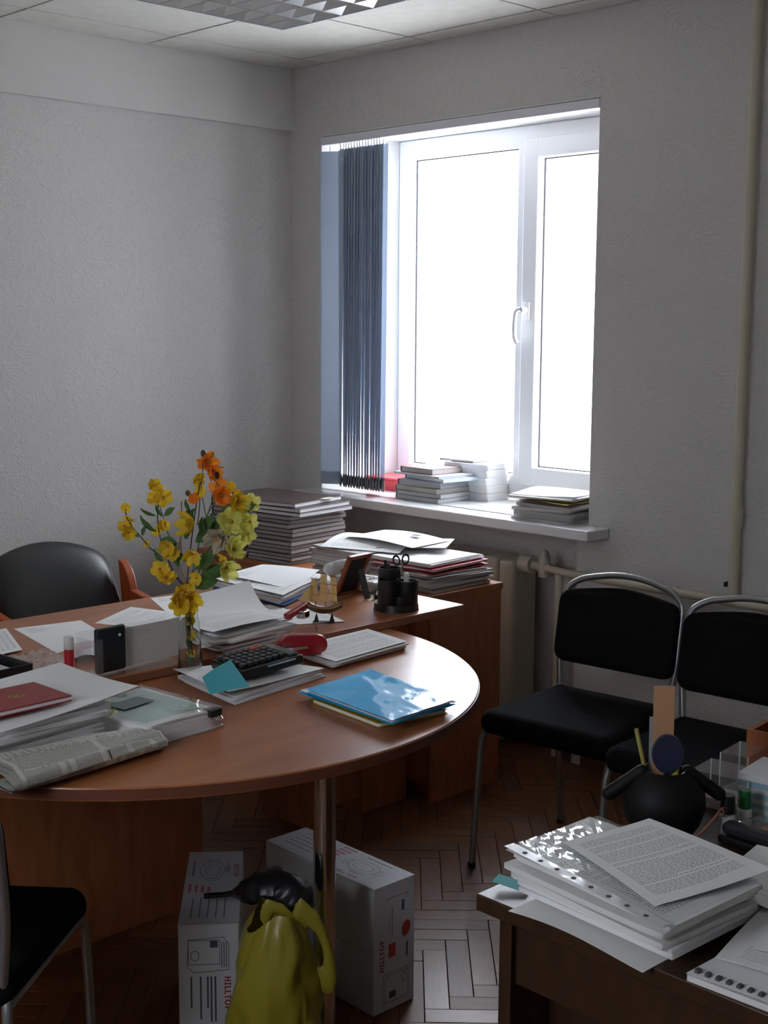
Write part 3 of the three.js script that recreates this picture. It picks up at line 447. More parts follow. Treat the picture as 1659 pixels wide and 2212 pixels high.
// sheets on the back of the desk
oneSheet('white sheet near the wall edge, left of the glue stick', [[1.204, 1.994], [1.237, 1.812], [1.46, 1.87], [1.515, 2.048]], DY, P.blank, (u, v) => 0.004 * u * v, 'paper_sheet');
oneSheet('white form lying behind the black notebook stand', [[1.291, 1.803], [1.182, 1.617], [1.384, 1.55], [1.47, 1.72]], DY, P.text2, (u, v) => 0.003 * Math.sin(u * 3) * v);
oneSheet('blank sheet half hidden behind the flower vase', [[1.118, 1.507], [1.16, 1.376], [1.391, 1.49], [1.35, 1.6]], DY, P.blank, (u, v) => 0.003 * u);
oneSheet('form at the left photo edge beyond the black tray', [[1.19, 2.15], [1.186, 2.006], [1.44, 2.1], [1.46, 2.26]], DY, P.table, (u, v) => 0.004 * v);
oneSheet('crumpled slip lying behind the red glue stick', [[1.5, 2.0], [1.56, 1.86], [1.66, 1.9], [1.63, 2.07]], DY, paperTones[1], (u, v) => 0.014 * Math.abs(Math.sin(u * 5 + v * 4)) * (0.3 + v));
oneSheet('pale pink slip lying on the crumpled slip', [[1.53, 2.03], [1.57, 1.93], [1.62, 1.95], [1.6, 2.04]], DY + 0.017, M({ color: C(0.75, 0.55, 0.58), roughness: 0.8 }), (u, v) => 0.01 * Math.sin(u * 3));
oneSheet('clear plastic film heaped beside the black tray', [[1.5, 2.2], [1.47, 2.06], [1.66, 2.09], [1.68, 2.2]], DY + 0.003, clearPlastic, (u, v) => 0.02 * Math.abs(noise.noise(u * 6, v * 6, 4)) + 0.01 * v, 'plastic_film', 'film', 18);
// black tray with papers at the left edge
{
  const t = thing('letter_tray', 'shallow black tray holding papers at the left photo edge', 'tray', [1.68, DY, 2.28]);
  const Q = quadAt(1.62, 2.345, 0.24, 0.2, 0.08);
  wpart('bottom', prism(Q, DY, DY + 0.004), mattBlack, t);
  for (let k = 0; k < 4; k++) { const a = Q[k], b = Q[(k + 1) % 4]; const [mx, mz] = mid(Q); const ins = (p) => [p[0] + (mx - p[0]) * 0.03, p[1] + (mz - p[1]) * 0.03]; wpart('rim', prism([a, b, ins(b), ins(a)], DY + 0.004, DY + 0.05), blackPlastic, t); }
  pile('paper_bundle', 'white papers lying inside the black tray', quadAt(1.61, 2.35, 0.2, 0.16, 0.1), DY + 0.0045, [0.012, 0.01, 0.008], { turn: 0.06 });
}
// glue stick
{
  const g = thing('glue_stick', 'red glue stick with white cap standing on the desk', 'glue stick', [1.704, DY, 2.127]);
  wpart('body', cyl(1.704, DY, DY + 0.058, 2.127, 0.0115, 0.0115, 24), M({ color: C(0.45, 0.02, 0.03), roughness: 0.35 }), g); wpart('base_knob', cyl(1.704, DY, DY + 0.008, 2.127, 0.0118, 0.0118, 24), M({ color: C(0.6, 0.05, 0.06), roughness: 0.4 }), g);
  wpart('cap', new THREE.LatheGeometry([[0, 0.032], [0.0095, 0.032], [0.0118, 0.029], [0.0122, 0.001], [0, 0]].map((p) => new THREE.Vector2(...p)).reverse(), 24).translate(1.704, DY + 0.058, 2.127), M({ color: C(0.75, 0.75, 0.74), roughness: 0.35 }), g);
}
// acrylic note holder, black notebook and white card standing in it
{
  const a = thing('acrylic_stand', 'clear acrylic card stand behind the flower vase', 'stand', [1.76, DY, 2.0]);
  const at = (s, n) => [1.755 + 0.06 * s + 0.985 * n * 0.7, 2.11 - 0.998 * s];
  const slab = (s0, s1, n0, n1, y0, y1) => prism([[1.72 + n0 + 0.03 * s0, 2.12 - s0], [1.72 + n0 + 0.03 * s1, 2.12 - s1], [1.72 + n1 + 0.03 * s1, 2.12 - s1], [1.72 + n1 + 0.03 * s0, 2.12 - s0]], DY + y0, DY + y1);
  wpart('base', slab(0, 0.24, 0, 0.07, 0, 0.003), clearPlastic, a); wpart('back_plate', slab(0, 0.24, 0, 0.003, 0.003, 0.1), clearPlastic, a); wpart('front_plate', slab(0.005, 0.03, 0.064, 0.067, 0.003, 0.09), clearPlastic, a); wpart('end_plate', slab(0, 0.003, 0.004, 0.063, 0.003, 0.09), clearPlastic, a);
  const b = thing('black_case', 'small black case with a white dot standing upright on the desk', 'case', [1.757, DY, 2.05]);
  wpart('cover', new RoundedBoxGeometry(0.016, 0.105, 0.083, 3, 0.006).rotateY(0.1).translate(1.757, DY + 0.0565, 2.052), M({ color: C(0.012, 0.014, 0.017), roughness: 0.3 }), b);
  wpart('snap_button', cyl(0, 0, 0.002, 0, 0.0035, 0.0035, 14).rotateZ(-Math.PI / 2).translate(1.7645, DY + 0.088, 2.031), M({ color: C(0.8, 0.8, 0.78), roughness: 0.3 }), b);
  single('white_card', new THREE.BoxGeometry(0.003, 0.092, 0.2).rotateY(0.05).translate(1.7405, DY + 0.05, 1.915), M({ map: rep(TX.blank, 1), color: C(0.72, 0.72, 0.7), roughness: 0.7 }), 'white printed card standing in the acrylic stand behind the vase', 'card', [1.7405, DY + 0.004, 1.915]);
}
// ---------- flowers ----------
{
  const v = thing('glass_vase', 'clear glass vase holding artificial yellow flowers', 'vase', [1.84, RY, 1.888]);
  const vg = M({ color: C(0.95, 0.97, 0.96), roughness: 0.02, transmission: 1, thickness: 0.003, ior: 1.45 });
  wpart('glass', new THREE.LatheGeometry([[0, 0], [0.03, 0], [0.0305, 0.004], [0.0255, 0.09], [0.0225, 0.15], [0.0215, 0.183], [0.0195, 0.183], [0.0203, 0.15], [0.0235, 0.09], [0.027, 0.01], [0, 0.009]].map((p) => new THREE.Vector2(...p)), 40).translate(1.84, RY, 1.888), vg, v);
  const RT = V3(0.697, 0.006, -0.717), UPV = V3(-0.105, 0.99, -0.094), TOW = V3(0.709, 0.14, 0.691), O = V3(1.84, 0.912, 1.888), S = 0.001075;
  // u to the right and v up, in hundredths of the spray's size, w towards the room
  const at = (px, py, w = 0) => { const u = (px / 5.184 + 240 - 405) * S, h = (1295 - (py / 5.184 + 960)) * S; return O.clone().addScaledVector(RT, u).addScaledVector(V3(0, 1, 0), h * 1.01).addScaledVector(TOW, w); };
  const petal = (c, t = 0.25) => M({ color: C(...c), roughness: 0.7, transmission: t, thickness: 0, side: THREE.DoubleSide });
  const yellow = petal([0.86, 0.6, 0.02], 0.35), pale = petal([0.85, 0.83, 0.22], 0.45), orange = petal([0.95, 0.32, 0.015], 0.35), beige = petal([0.55, 0.48, 0.36]), green = petal([0.06, 0.14, 0.03]), bud = M({ color: C(0.05, 0.07, 0.045), roughness: 0.5 }), stemM = M({ color: C(0.05, 0.035, 0.02), roughness: 0.8 }), stemG = M({ color: C(0.08, 0.11, 0.03), roughness: 0.7 }), straw = M({ color: C(0.28, 0.17, 0.07), roughness: 0.8 }), centreM = M({ color: C(0.42, 0.2, 0.02), roughness: 0.8 });
  function blossom(r, cup, n = 5) {  // petals round a centre, slightly cupped, ruffled rims
    const out = []; for (let k = 0; k < n; k++) { const g = new THREE.PlaneGeometry(1, 1, 4, 4), p = g.attributes.position; for (let i = 0; i < p.count; i++) { const s = p.getX(i) * 2, q = p.getY(i) + 0.5; const w = Math.sin(Math.PI * Math.min(1, 0.1 + q * 0.76)) ** 0.9 * 0.5; const x = s * w * r * (1 + 0.1 * rr(-1, 1)), y = q * r, z = cup * r * q * q + 0.12 * r * Math.sin(s * 4 + k) * q - 0.1 * r * s * s; p.setXYZ(i, x, y, z); } g.rotateZ(k * Math.PI * 2 / n + rr(-0.1, 0.1)); out.push(g); }
    const g = mergeGeometries(out); g.computeVertexNormals(); return g;
  }
  const kinds = [blossom(0.017, 0.55), blossom(0.017, 1.0, 6), blossom(0.017, 0.25), mergeGeometries([blossom(0.017, 0.35), blossom(0.013, 1.1)])];
  function flower(t, p, r, m, dir) { const g = kinds[Math.floor(rnd() * 4)].clone(); const d = (dir ?? V3(rr(-1, 1), rr(-0.6, 0.8), rr(-1, 1)).addScaledVector(TOW, 0.9)).normalize(); const q = new THREE.Quaternion().setFromUnitVectors(V3(0, 0, 1), d); g.scale(r / 0.017, r / 0.017, r / 0.017).rotateZ(rr(0, 6)).applyQuaternion(q).translate(p.x, p.y, p.z); const f = wpart('flower', g, m, t); if (r > 0.016) { const c = p.clone().addScaledVector(d, r * 0.12); wpart('flower_centre', new THREE.IcosahedronGeometry(r * 0.17, 1).translate(c.x, c.y, c.z), centreM, f); } return f; }
  function leaf(t, p, dir, l) { const g = new THREE.PlaneGeometry(1, 1, 2, 5), q = g.attributes.position; for (let i = 0; i < q.count; i++) { const s = q.getX(i) * 2, y = q.getY(i) + 0.5; q.setXYZ(i, s * l * 0.3 * Math.sin(Math.PI * Math.min(1, y * 0.95 + 0.03)), y * l, l * (0.1 * Math.abs(s) - 0.25 * y * y)); } g.computeVertexNormals(); const d = dir.clone().normalize(); g.applyQuaternion(new THREE.Quaternion().setFromUnitVectors(V3(0, 1, 0), d)).translate(p.x, p.y, p.z); wpart('leaf', g, green, t); }
  function spray(label, stem, flowers, m, o = {}) {
    const foot = V3(1.84 + rr(-0.012, 0.012), RY + 0.014, 1.888 + rr(-0.012, 0.012)); const neck = V3(1.84 + rr(-0.012, 0.012), RY + 0.182, 1.888 + rr(-0.012, 0.012)); const t = thing('artificial_flower_spray', label, 'flowers', [1.84, RY + 0.012, 1.888]);
    const pts = [foot, neck, ...stem.map(([x, y, w]) => at(x, y, w))]; wpart('stem', new THREE.TubeGeometry(new THREE.CatmullRomCurve3(pts, false, 'centripetal'), 40, o.r ?? 0.0014, 6), o.stem ?? stemM, t);
    for (const [x, y, r, w = 0, mm] of flowers) { const p = at(x, y, w); flower(t, p, r * S * 0.62, mm ?? m); }
    for (const [x, y, dx, dy, l, w = 0] of o.leaves ?? []) leaf(t, at(x, y, w), RT.clone().multiplyScalar(dx).add(V3(0, dy, 0)).addScaledVector(TOW, 0.3), l * 1.35 * S);
    for (const [x, y, h] of o.buds ?? []) { const p = at(x, y); wpart('bud', new THREE.SphereGeometry(0.006, 12, 10).scale(1, h, 1).translate(p.x, p.y, p.z), bud, t); }
    for (const b of o.twigs ?? []) wpart('twig', new THREE.TubeGeometry(new THREE.CatmullRomCurve3(b.map(([x, y, w]) => at(x, y, w))), 16, 0.0011, 5), o.stem ?? stemM, t);
  }
  spray('lowest yellow flower spray leaning far to the left', [[690, 1440], [575, 1330], [540, 1240], [430, 1160], [350, 1060], [240, 930], [170, 800], [165, 720]], [[165, 710, 18], [230, 855, 24], [145, 915, 26], [195, 980, 26], [415, 1115, 15], [545, 1395, 34, 0.01], [625, 1490, 34, 0.015]], yellow, { leaves: [[310, 1030, -0.5, 0.6, 26], [350, 1020, 0.2, 1, 18], [620, 1350, -0.6, 0.6, 34]] });
  spray('tall yellow flower spray in the left half of the bouquet', [[720, 1480, 0.01], [640, 1280, 0.02], [560, 1080, 0.01], [520, 900], [520, 740], [530, 600], [500, 520]], [[475, 460, 26], [525, 470, 18], [495, 610, 28], [590, 590, 34, 0.01], [525, 980, 22], [575, 915, 22], [640, 1130, 30, 0.02], [690, 1220, 28, 0.02]], yellow, { twigs: [[[665, 1090], [620, 960], [590, 840], [540, 680]]], leaves: [[500, 780, -1, 0.2, 26], [580, 800, -0.5, 0.6, 22], [600, 800, 0.7, 0.7, 22], [560, 1060, 0.9, -0.2, 26], [500, 960, -1, 0.7, 34]] });
  spray('yellow flower spray in the middle with one big open blossom', [[850, 1400], [880, 1150], [930, 800], [970, 560], [1000, 420]], [[980, 395, 26], [1000, 530, 24], [910, 890, 44, 0.03], [915, 1210, 34, 0.02], [950, 1490, 26, 0.01]], yellow, { twigs: [[[960, 900], [980, 760], [992, 600]]], leaves: [[890, 750, -0.4, 0.7, 22], [870, 1300, -0.9, 0.6, 40], [760, 1360, -0.3, 1, 40], [950, 1400, 0.7, 0.7, 45], [850, 1050, 0.1, 1, 50]] });
  spray('orange flower spray with dark buds at the top of the bouquet', [[930, 1300], [1000, 1000], [1090, 740], [1150, 560], [1180, 420]], [[1085, 205, 38, 0], [1125, 285, 32, 0.006], [1040, 215, 26, -0.006], [1195, 465, 36, 0], [1235, 560, 36, 0.006], [1255, 600, 28, 0.0], [925, 605, 22, 0]], orange, { stem: stemG, twigs: [[[1060, 820], [1010, 500], [1030, 260], [1035, 150]], [[1100, 740], [1200, 570]]], buds: [[1035, 105, 1.35], [1185, 350, 1.5], [860, 545, 1.2]], leaves: [[960, 1100, 0.9, 0.9, 50], [1000, 1010, 0.5, 0.9, 40], [830, 1000, 0, 1, 40]] });
  spray('pale lemon flower spray on the right of the bouquet', [[960, 1440], [1060, 1280], [1200, 1080], [1380, 840], [1540, 690]], [[1400, 640, 42, 0.01, yellow], [1350, 470, 20, 0, yellow], [1565, 655, 34], [1340, 860, 50, 0.02], [1470, 790, 30], [1545, 870, 32], [1515, 1000, 36, 0.005], [1360, 1170, 44, 0.02], [1275, 1370, 40, 0.015], [1250, 1300, 30, 0.0, yellow], [1400, 1080, 26]], pale, { twigs: [[[1100, 1230], [1260, 1360]], [[1150, 1150], [1340, 870], [1355, 480]], [[1210, 1090], [1500, 1010]]], leaves: [[1230, 790, 0.6, 0.8, 22], [1480, 760, 0.6, 0.5, 24], [1140, 1000, 0.6, 0.9, 40], [1000, 1480, 1, 0.35, 42], [1060, 1420, 1, 0.1, 38]] });
  spray('beige rose-like flower in the bouquet beside the lemon spray', [[900, 1440], [1040, 1220], [1180, 1080]], [[1200, 1050, 50, 0.02], [1215, 1055, 32, 0.026]], beige, { stem: stemG, leaves: [[1080, 1130, 0.6, 0.6, 50], [1040, 1010, -0.2, 0.8, 30]] });
  spray('short yellow flower cluster drooping over the vase rim', [[800, 1640, 0.01], [820, 1690, 0.02]], [[765, 1700, 38, 0.024], [835, 1660, 36, 0.03], [895, 1710, 40, 0.022], [800, 1775, 38, 0.03], [740, 1780, 28, 0.026], [870, 1640, 28, 0.01], [790, 1625, 26, 0.005]], yellow, { leaves: [[930, 1600, 1, 0.4, 40]] });
  spray('bare straw twig standing upright in the bouquet', [[735, 1250], [790, 950], [785, 640]], [], yellow, { stem: straw, twigs: [[[730, 1400], [800, 900], [855, 700]], [[790, 1300], [770, 1100]]] });
  // the blossom and leaves seen inside the vase belong to one short stem
  const t = thing('artificial_flower_spray', 'short spray of small yellow blossoms inside the glass vase', 'flowers', [1.842, RY + 0.012, 1.89]);
  wpart('stem', smooth([[1.845, RY + 0.013, 1.886], [1.842, RY + 0.08, 1.89], [1.838, RY + 0.17, 1.892]], 0.0016, 12, 6), stemG, t);
  for (const [y, s] of [[0.055, 0.011], [0.1, 0.013], [0.135, 0.012], [0.155, 0.013]]) flower(t, V3(1.845, RY + y, 1.888), s, yellow, TOW.clone());
  for (const y of [0.03, 0.07, 0.12, 0.15]) leaf(t, V3(1.842, RY + y, 1.89), V3(rr(-0.3, 0.3), 1, rr(-0.3, 0.3)), 0.03);
}
// ---------- left front of the round table ----------
{
  const Q = [[1.99, 2.33], [2.17, 2.27], [2.32, 2.5], [2.14, 2.6]];
  const big = quadAt(2.07, 2.47, 0.21, 0.3, 0.08);
  let h = pile('paper_pile', 'thick untidy pile of papers under the red certificate book', big, RY, [0.008, 0.007, 0.009, 0.006, 0.009, 0.008, 0.01, 0.007, 0.009, 0.009, 0.006], { turn: 0.07, shift: 0.012 });
  oneSheet('curled white sheet between the papers and the red book', quadAt(2.06, 2.42, 0.24, 0.33, 0.15), h, paperTones[2], (u, v) => 0.018 * (1 - u) ** 2 + 0.014 * (1 - v) ** 2 * (0.4 + 0.6 * u));
  h += 0.012;
  const rb = thing('red_book', 'red certificate book with a gilt emblem on the left paper pile', 'book', [2.09, h, 2.49]);
  const T = quadAt(2.085, 2.5, 0.135, 0.22, 0.03); wpart('pages', prism(jitter(T, 0, 0, 0, 0.97), h + 0.002, h + 0.009), paperTones[2], rb);
  const red = M({ color: C(0.32, 0.025, 0.022), roughness: 0.45 }), gilt = M({ color: C(0.35, 0.24, 0.08), roughness: 0.4, metalness: 0.5 });
  wpart('cover', prism(T, h, h + 0.002), red, rb); wpart('cover', prism(T, h + 0.009, h + 0.0115), red, rb);
  wpart('emblem', mergeGeometries([new THREE.TorusGeometry(0.011, 0.0022, 6, 20).rotateX(Math.PI / 2).scale(1, 0.3, 1.25).translate(2.085, h + 0.0117, 2.47), cyl(2.085, h + 0.0114, h + 0.0122, 2.47, 0.007, 0.006, 8)]), gilt, rb);
  for (const z of [2.425, 2.53]) wpart('gilt_line', bx(2.03, 2.14, h + 0.0114, h + 0.0118, z, z + 0.0012), gilt, rb);
  for (const [x, z, a, l] of [[2.115, 2.305, 0.4, 'upper pale yellow sticky note at the corner of the left pile'], [2.15, 2.31, -0.3, 'lower pale yellow sticky note at the corner of the left pile']]) oneSheet(l, quadAt(x, z, 0.03, 0.035, a), RY + (a > 0 ? 0.066 : 0.06), M({ color: C(0.7, 0.68, 0.36), roughness: 0.8 }), (u, v) => 0.008 * (1 - v) ** 2, 'sticky_note', 'sticky note', 6);
  // folded newspaper bulging over the table edge
  const np = thing('newspaper', 'folded newspaper bulging over the front edge of the round table', 'newspaper', [2.25, RY, 2.43]);
  const len = (s) => [2.223 + s * -0.003, 2.25 + s * 0.335]; const prof = []; for (let k = 0; k <= 22; k++) { const a = -Math.PI * 0.5 + Math.PI * 0.98 * (k / 22); prof.push([0.055 * Math.cos(a) * 1.0, 0.024 * Math.sin(a) + 0.0245]); }
  const full = [[-0.02, 0.0005], ...prof, [-0.035, 0.05]]; const nl = 20, pos = [], uv = [], idx = [];
  for (let j = 0; j <= nl; j++) { const s = j / nl, [bxx, bz] = len(s); full.forEach(([a, b], i) => { const k = 1 + 0.15 * s; pos.push(bxx + a * (0.8 + 0.5 * s) + 0.02 * s, RY + b * (0.75 + 0.35 * s) + 0.002 * Math.sin(s * 7 + i), bz + 0.0); uv.push(i / (full.length - 1), s); }); }
  const n2 = full.length; for (let j = 0; j < nl; j++) for (let i = 0; i < n2 - 1; i++) { const a = j * n2 + i; idx.push(a, a + n2, a + 1, a + 1, a + n2, a + n2 + 1); }
  const g = new THREE.BufferGeometry(); g.setAttribute('position', new THREE.Float32BufferAttribute(pos, 3)); g.setAttribute('uv', new THREE.Float32BufferAttribute(uv, 2)); g.setIndex(idx); g.computeVertexNormals();
  wpart('outer_page', g, M({ map: TX.news, color: C(0.92, 0.92, 0.9), roughness: 0.85, side: THREE.DoubleSide }), np);
  for (let k = 0; k < 3; k++) { const gi = g.clone(); gi.translate(np.position.x, np.position.y, np.position.z); const q = gi.attributes.position; for (let i = 0; i < q.count; i++) q.setXYZ(i, q.getX(i) - 0.006 * (k + 1), RY + (q.getY(i) - RY) * (0.86 - 0.16 * k) + 0.001 * (k + 1), q.getZ(i) + 0.003 * k); wpart('inner_page', gi, M({ map: TX.news, color: C(0.8, 0.8, 0.78), roughness: 0.9, side: THREE.DoubleSide }), np); }
}
// stack with green folder and binder clip
{
  const A = [[1.955, 2.1], [2.205, 2.075], [2.215, 2.265], [2.0, 2.29]];
  let h = pile('paper_pile', 'neat stack of papers held by a black binder clip', A, RY, [0.004, 0.012, 0.012, 0.006, 0.004], { turn: 0.012, shift: 0.004, mats: [paperTones[0], paperTones[2]] });
  oneSheet('clear plastic sleeve on the stack with the binder clip', jitter(A, 0.01, 0.0, 0, 1.01), h + 0.0022, clearPlastic, (u, v) => 0.0015 * noise.noise(u * 7, v * 7, 1) + 0.001, 'plastic_sleeve', 'sleeve', 20);
  oneSheet('pale green card inside the clear sleeve', jitter(A, 0.02, -0.005, 0.002, 0.82), h + 0.0008, M({ color: C(0.42, 0.6, 0.56), roughness: 0.6 }), null);
  oneSheet('small grey card lying on the pale green card', quadAt(2.065, 2.2, 0.05, 0.085, 0.2), h + 0.005, M({ color: C(0.2, 0.25, 0.28), roughness: 0.4 }), null, 'grey_card', 'card', 2);
  const b = thing('binder_clip', 'black binder clip on the corner of the paper stack', 'clip', [2.21, h - 0.02, 2.09]);
  wpart('clamp', prism([[2.212, 2.078], [2.216, 2.108], [2.19, 2.11], [2.186, 2.08]], h - 0.013, h + 0.0015), mattBlack, b); wpart('wire', tube([[2.213, h - 0.012, 2.083], [2.226, h - 0.016, 2.086], [2.228, h - 0.016, 2.1], [2.214, h - 0.012, 2.103]], 0.0011, 0.005, 20, 6), chrome, b);
}
// middle: paper pile with a reared-up sheet
{
  const A = [[1.812, 1.79], [1.812, 1.5], [2.0, 1.49], [1.97, 1.79]]; const B = [[1.815, 1.78], [1.812, 1.55], [1.9, 1.56], [1.9, 1.79]];
  const Q = [[1.56, 1.76], [1.55, 1.53], [1.77, 1.52], [1.78, 1.77]];
  const h = pile('paper_pile', 'loose paper pile on the desk behind the red stapler', Q, DY, [0.004, 0.005, 0.006, 0.004, 0.005, 0.006, 0.004, 0.005], { turn: 0.15, shift: 0.018, sag: 0.006, top: 'text2', lift: (u, v) => 0.004 * Math.sin(u * 3) + 0.006 * v * v });
  oneSheet('sheet rearing up in a curve behind the loose paper pile', [[1.5, 1.7], [1.5, 1.44], [1.66, 1.5], [1.66, 1.74]], h - 0.014, paperTones[0], (u, v) => 0.05 * (1 - v) ** 2 * (0.6 + 0.4 * u) + 0.02, 'paper_sheet');
  oneSheet('sheet lying below the sailing ship model', [[1.45, 1.43], [1.55, 1.25], [1.735, 1.3], [1.66, 1.44]], DY, P.text, (u, v) => 0.002 * u);
  oneSheet('sheet tucked beneath the reared-up sheet near the blue folder', [[1.4, 1.42], [1.43, 1.29], [1.56, 1.33], [1.53, 1.45]], DY, P.text2, null);
}
// blue folder with documents at the back of the desk
{
  const A = [[1.06, 1.3], [1.06, 1.06], [1.3, 0.98], [1.5, 1.33]]; const Q = [[1.13, 1.29], [1.1, 1.05], [1.31, 0.97], [1.48, 1.31]];
  const f = thing('document_folder', 'blue folder full of documents beside the photo frame', 'folder', baseOf(Q, DY)); const blue = M({ color: C(0.02, 0.14, 0.42), roughness: 0.4 }), dk = M({ color: C(0.04, 0.05, 0.09), roughness: 0.5 });
  wpart('cover', sheet(Q, DY, 0.004), dk, f); wpart('cover', sheet(jitter(Q, 0.01, 0.004, 0, 1), DY + 0.005, 0.003), blue, f); wpart('contents', sheet(jitter(Q, -0.02, 0, 0, 0.98), DY + 0.009, 0.01), paperTones[3], f); wpart('contents', sheet(jitter(Q, 0.03, -0.004, -0.006, 0.98), DY + 0.02, 0.006, (u, v) => 0.003 * Math.sin(u * 4)), paperTones[0], f);
  oneSheet('printed sheet on top of the blue document folder', jitter(Q, 0.02, 0.0, 0, 0.97), DY + 0.031, P.text2, (u, v) => 0.004 * Math.sin(u * 3 + v));
  oneSheet('second sheet askew on the blue document folder', jitter(Q, 0.16, -0.03, -0.03, 0.86), DY + 0.0365, P.blank, (u, v) => 0.004 * Math.sin(v * 3 + 1));
}
// stapled forms under the stapler
{
  const A = [[1.845, 1.585], [1.83, 1.3], [2.0, 1.325], [2.025, 1.6]];
  const h = pile('paper_pile', 'stack of printed forms under the red stapler', A, RY, [0.004, 0.004, 0.004, 0.003], { turn: 0.03, shift: 0.008, sag: 0.003, top: 'dense' });
  const s = thing('stapler', 'red stapler standing on the stack of printed forms', 'stapler', [1.93, h + 0.003, 1.6]);
  const red = M({ color: C(0.36, 0.01, 0.02), roughness: 0.22, clearcoat: 0.6 }); const y0 = h + 0.003; const ang = 1.16;
  const prof = (pts, d) => { const sh = new THREE.Shape(pts.map((p) => new THREE.Vector2(...p))); return new THREE.ExtrudeGeometry(sh, { depth: d, bevelEnabled: true, bevelSize: 0.003, bevelThickness: 0.004, bevelSegments: 3, curveSegments: 8 }).translate(0, 0, -d / 2); };
  const place = (g) => g.rotateY(ang).translate(1.922, y0 + 0.003, 1.615);
  const arm = new THREE.Shape(); arm.moveTo(-0.055, 0.022); arm.lineTo(-0.055, 0.026); arm.quadraticCurveTo(-0.053, 0.046, -0.03, 0.049); arm.lineTo(0.035, 0.045); arm.quadraticCurveTo(0.06, 0.042, 0.06, 0.02); arm.quadraticCurveTo(0.06, 0.006, 0.045, 0.004); arm.lineTo(0.02, 0.006); arm.lineTo(0.015, 0.024); arm.closePath();
  wpart('arm', place(new THREE.ExtrudeGeometry(arm, { depth: 0.02, bevelEnabled: true, bevelSize: 0.003, bevelThickness: 0.005, bevelSegments: 3 }).translate(0, 0, -0.01)), red, s);
  wpart('base', place(prof([[-0.055, 0], [0.045, 0], [0.045, 0.006], [-0.055, 0.008]], 0.016)), red, s); wpart('magazine', place(prof([[-0.058, 0.011], [0.014, 0.014], [0.014, 0.02], [-0.058, 0.018]], 0.012)), chrome, s);
  // punch lever behind
  const p = thing('hole_punch', 'red handle lying on papers behind the stapler', 'hole punch', [1.775, DY + 0.05, 1.49]);
  wpart('lever', new RoundedBoxGeometry(0.02, 0.016, 0.1, 3, 0.005).rotateX(0.12).rotateY(0.35).translate(1.755, DY + 0.062, 1.49), red, p); wpart('hinge', new RoundedBoxGeometry(0.026, 0.02, 0.03, 2, 0.004).rotateY(0.35).translate(1.765, DY + 0.053, 1.475), chrome, p);
}
// calculator and blue note on papers
{
  const A = [[1.87, 1.935], [1.875, 1.71], [2.06, 1.66], [2.1, 1.965]];
  const h = pile('paper_pile', 'curled papers under the calculator', A, RY, [0.004, 0.004, 0.005, 0.004], { turn: 0.05, shift: 0.008, sag: 0.004, mats: [paperTones[0], paperTones[1]] });
  oneSheet('sheet with an upturned edge beneath the calculator', [[1.845, 1.94], [1.88, 1.72], [2.06, 1.67], [2.085, 1.965]], h, P.blank, (u, v) => 0.016 * Math.pow(Math.max(0, 0.6 - u), 2) + 0.003);
  const c = thing('calculator', 'black desk calculator lying tilted on the curled papers', 'calculator', [1.975, h + 0.006, 1.79]); const place = (g) => g.rotateZ(0.0).rotateX(0.0).rotateY(-0.06).translate(1.975, h + 0.007, 1.795);
  wpart('body', place(new RoundedBoxGeometry(0.135, 0.022, 0.17, 3, 0.006).rotateX(0.07).translate(0, 0.019, 0)), blackPlastic, c);
  const keyM = M({ color: C(0.03, 0.03, 0.032), roughness: 0.35 }), redKey = M({ color: C(0.5, 0.06, 0.03), roughness: 0.35 });
  for (let i = 0; i < 5; i++) for (let j = 0; j < 7; j++) wpart('key', place(new RoundedBoxGeometry(0.0165, 0.009, 0.0135, 1, 0.002).translate(-0.048 + i * 0.0222, 0.013, -0.038 + j * 0.0178).rotateX(0.07).translate(0, 0.0215, 0)), i === 0 && j < 2 ? redKey : keyM, c);
  wpart('display', place(new RoundedBoxGeometry(0.11, 0.006, 0.022, 1, 0.002).translate(0, 0.0125, -0.066).rotateX(0.07).translate(0, 0.0205, 0)), M({ color: C(0.1, 0.12, 0.11), roughness: 0.15 }), c);
  wpart('metal_trim', place(new RoundedBoxGeometry(0.002, 0.004, 0.08, 1, 0.0009).rotateX(0.07).translate(0.068, 0.027, -0.02)), chrome, c);
  { const K = [[2.005, 0.772, 1.975], [1.997, 0.797, 1.89], [2.134, 0.772, 1.943], [2.08, 0.755, 2.009]]; const ys = (u, v) => (K[0][1] * (1 - u) + K[1][1] * u) * (1 - v) + (K[3][1] * (1 - u) + K[2][1] * u) * v; single('sticky_note', sheet(K.map((p) => [p[0], p[2]]), 0.002, 0.0004, (u, v) => ys(u, v) + 0.002 * Math.sin(u * 4), 6, 6), M({ color: C(0.06, 0.4, 0.47), roughness: 0.8 }), 'turquoise sticky note leaning on the calculator', 'sticky note', [2.05, h + 0.004, 1.95]); }
}
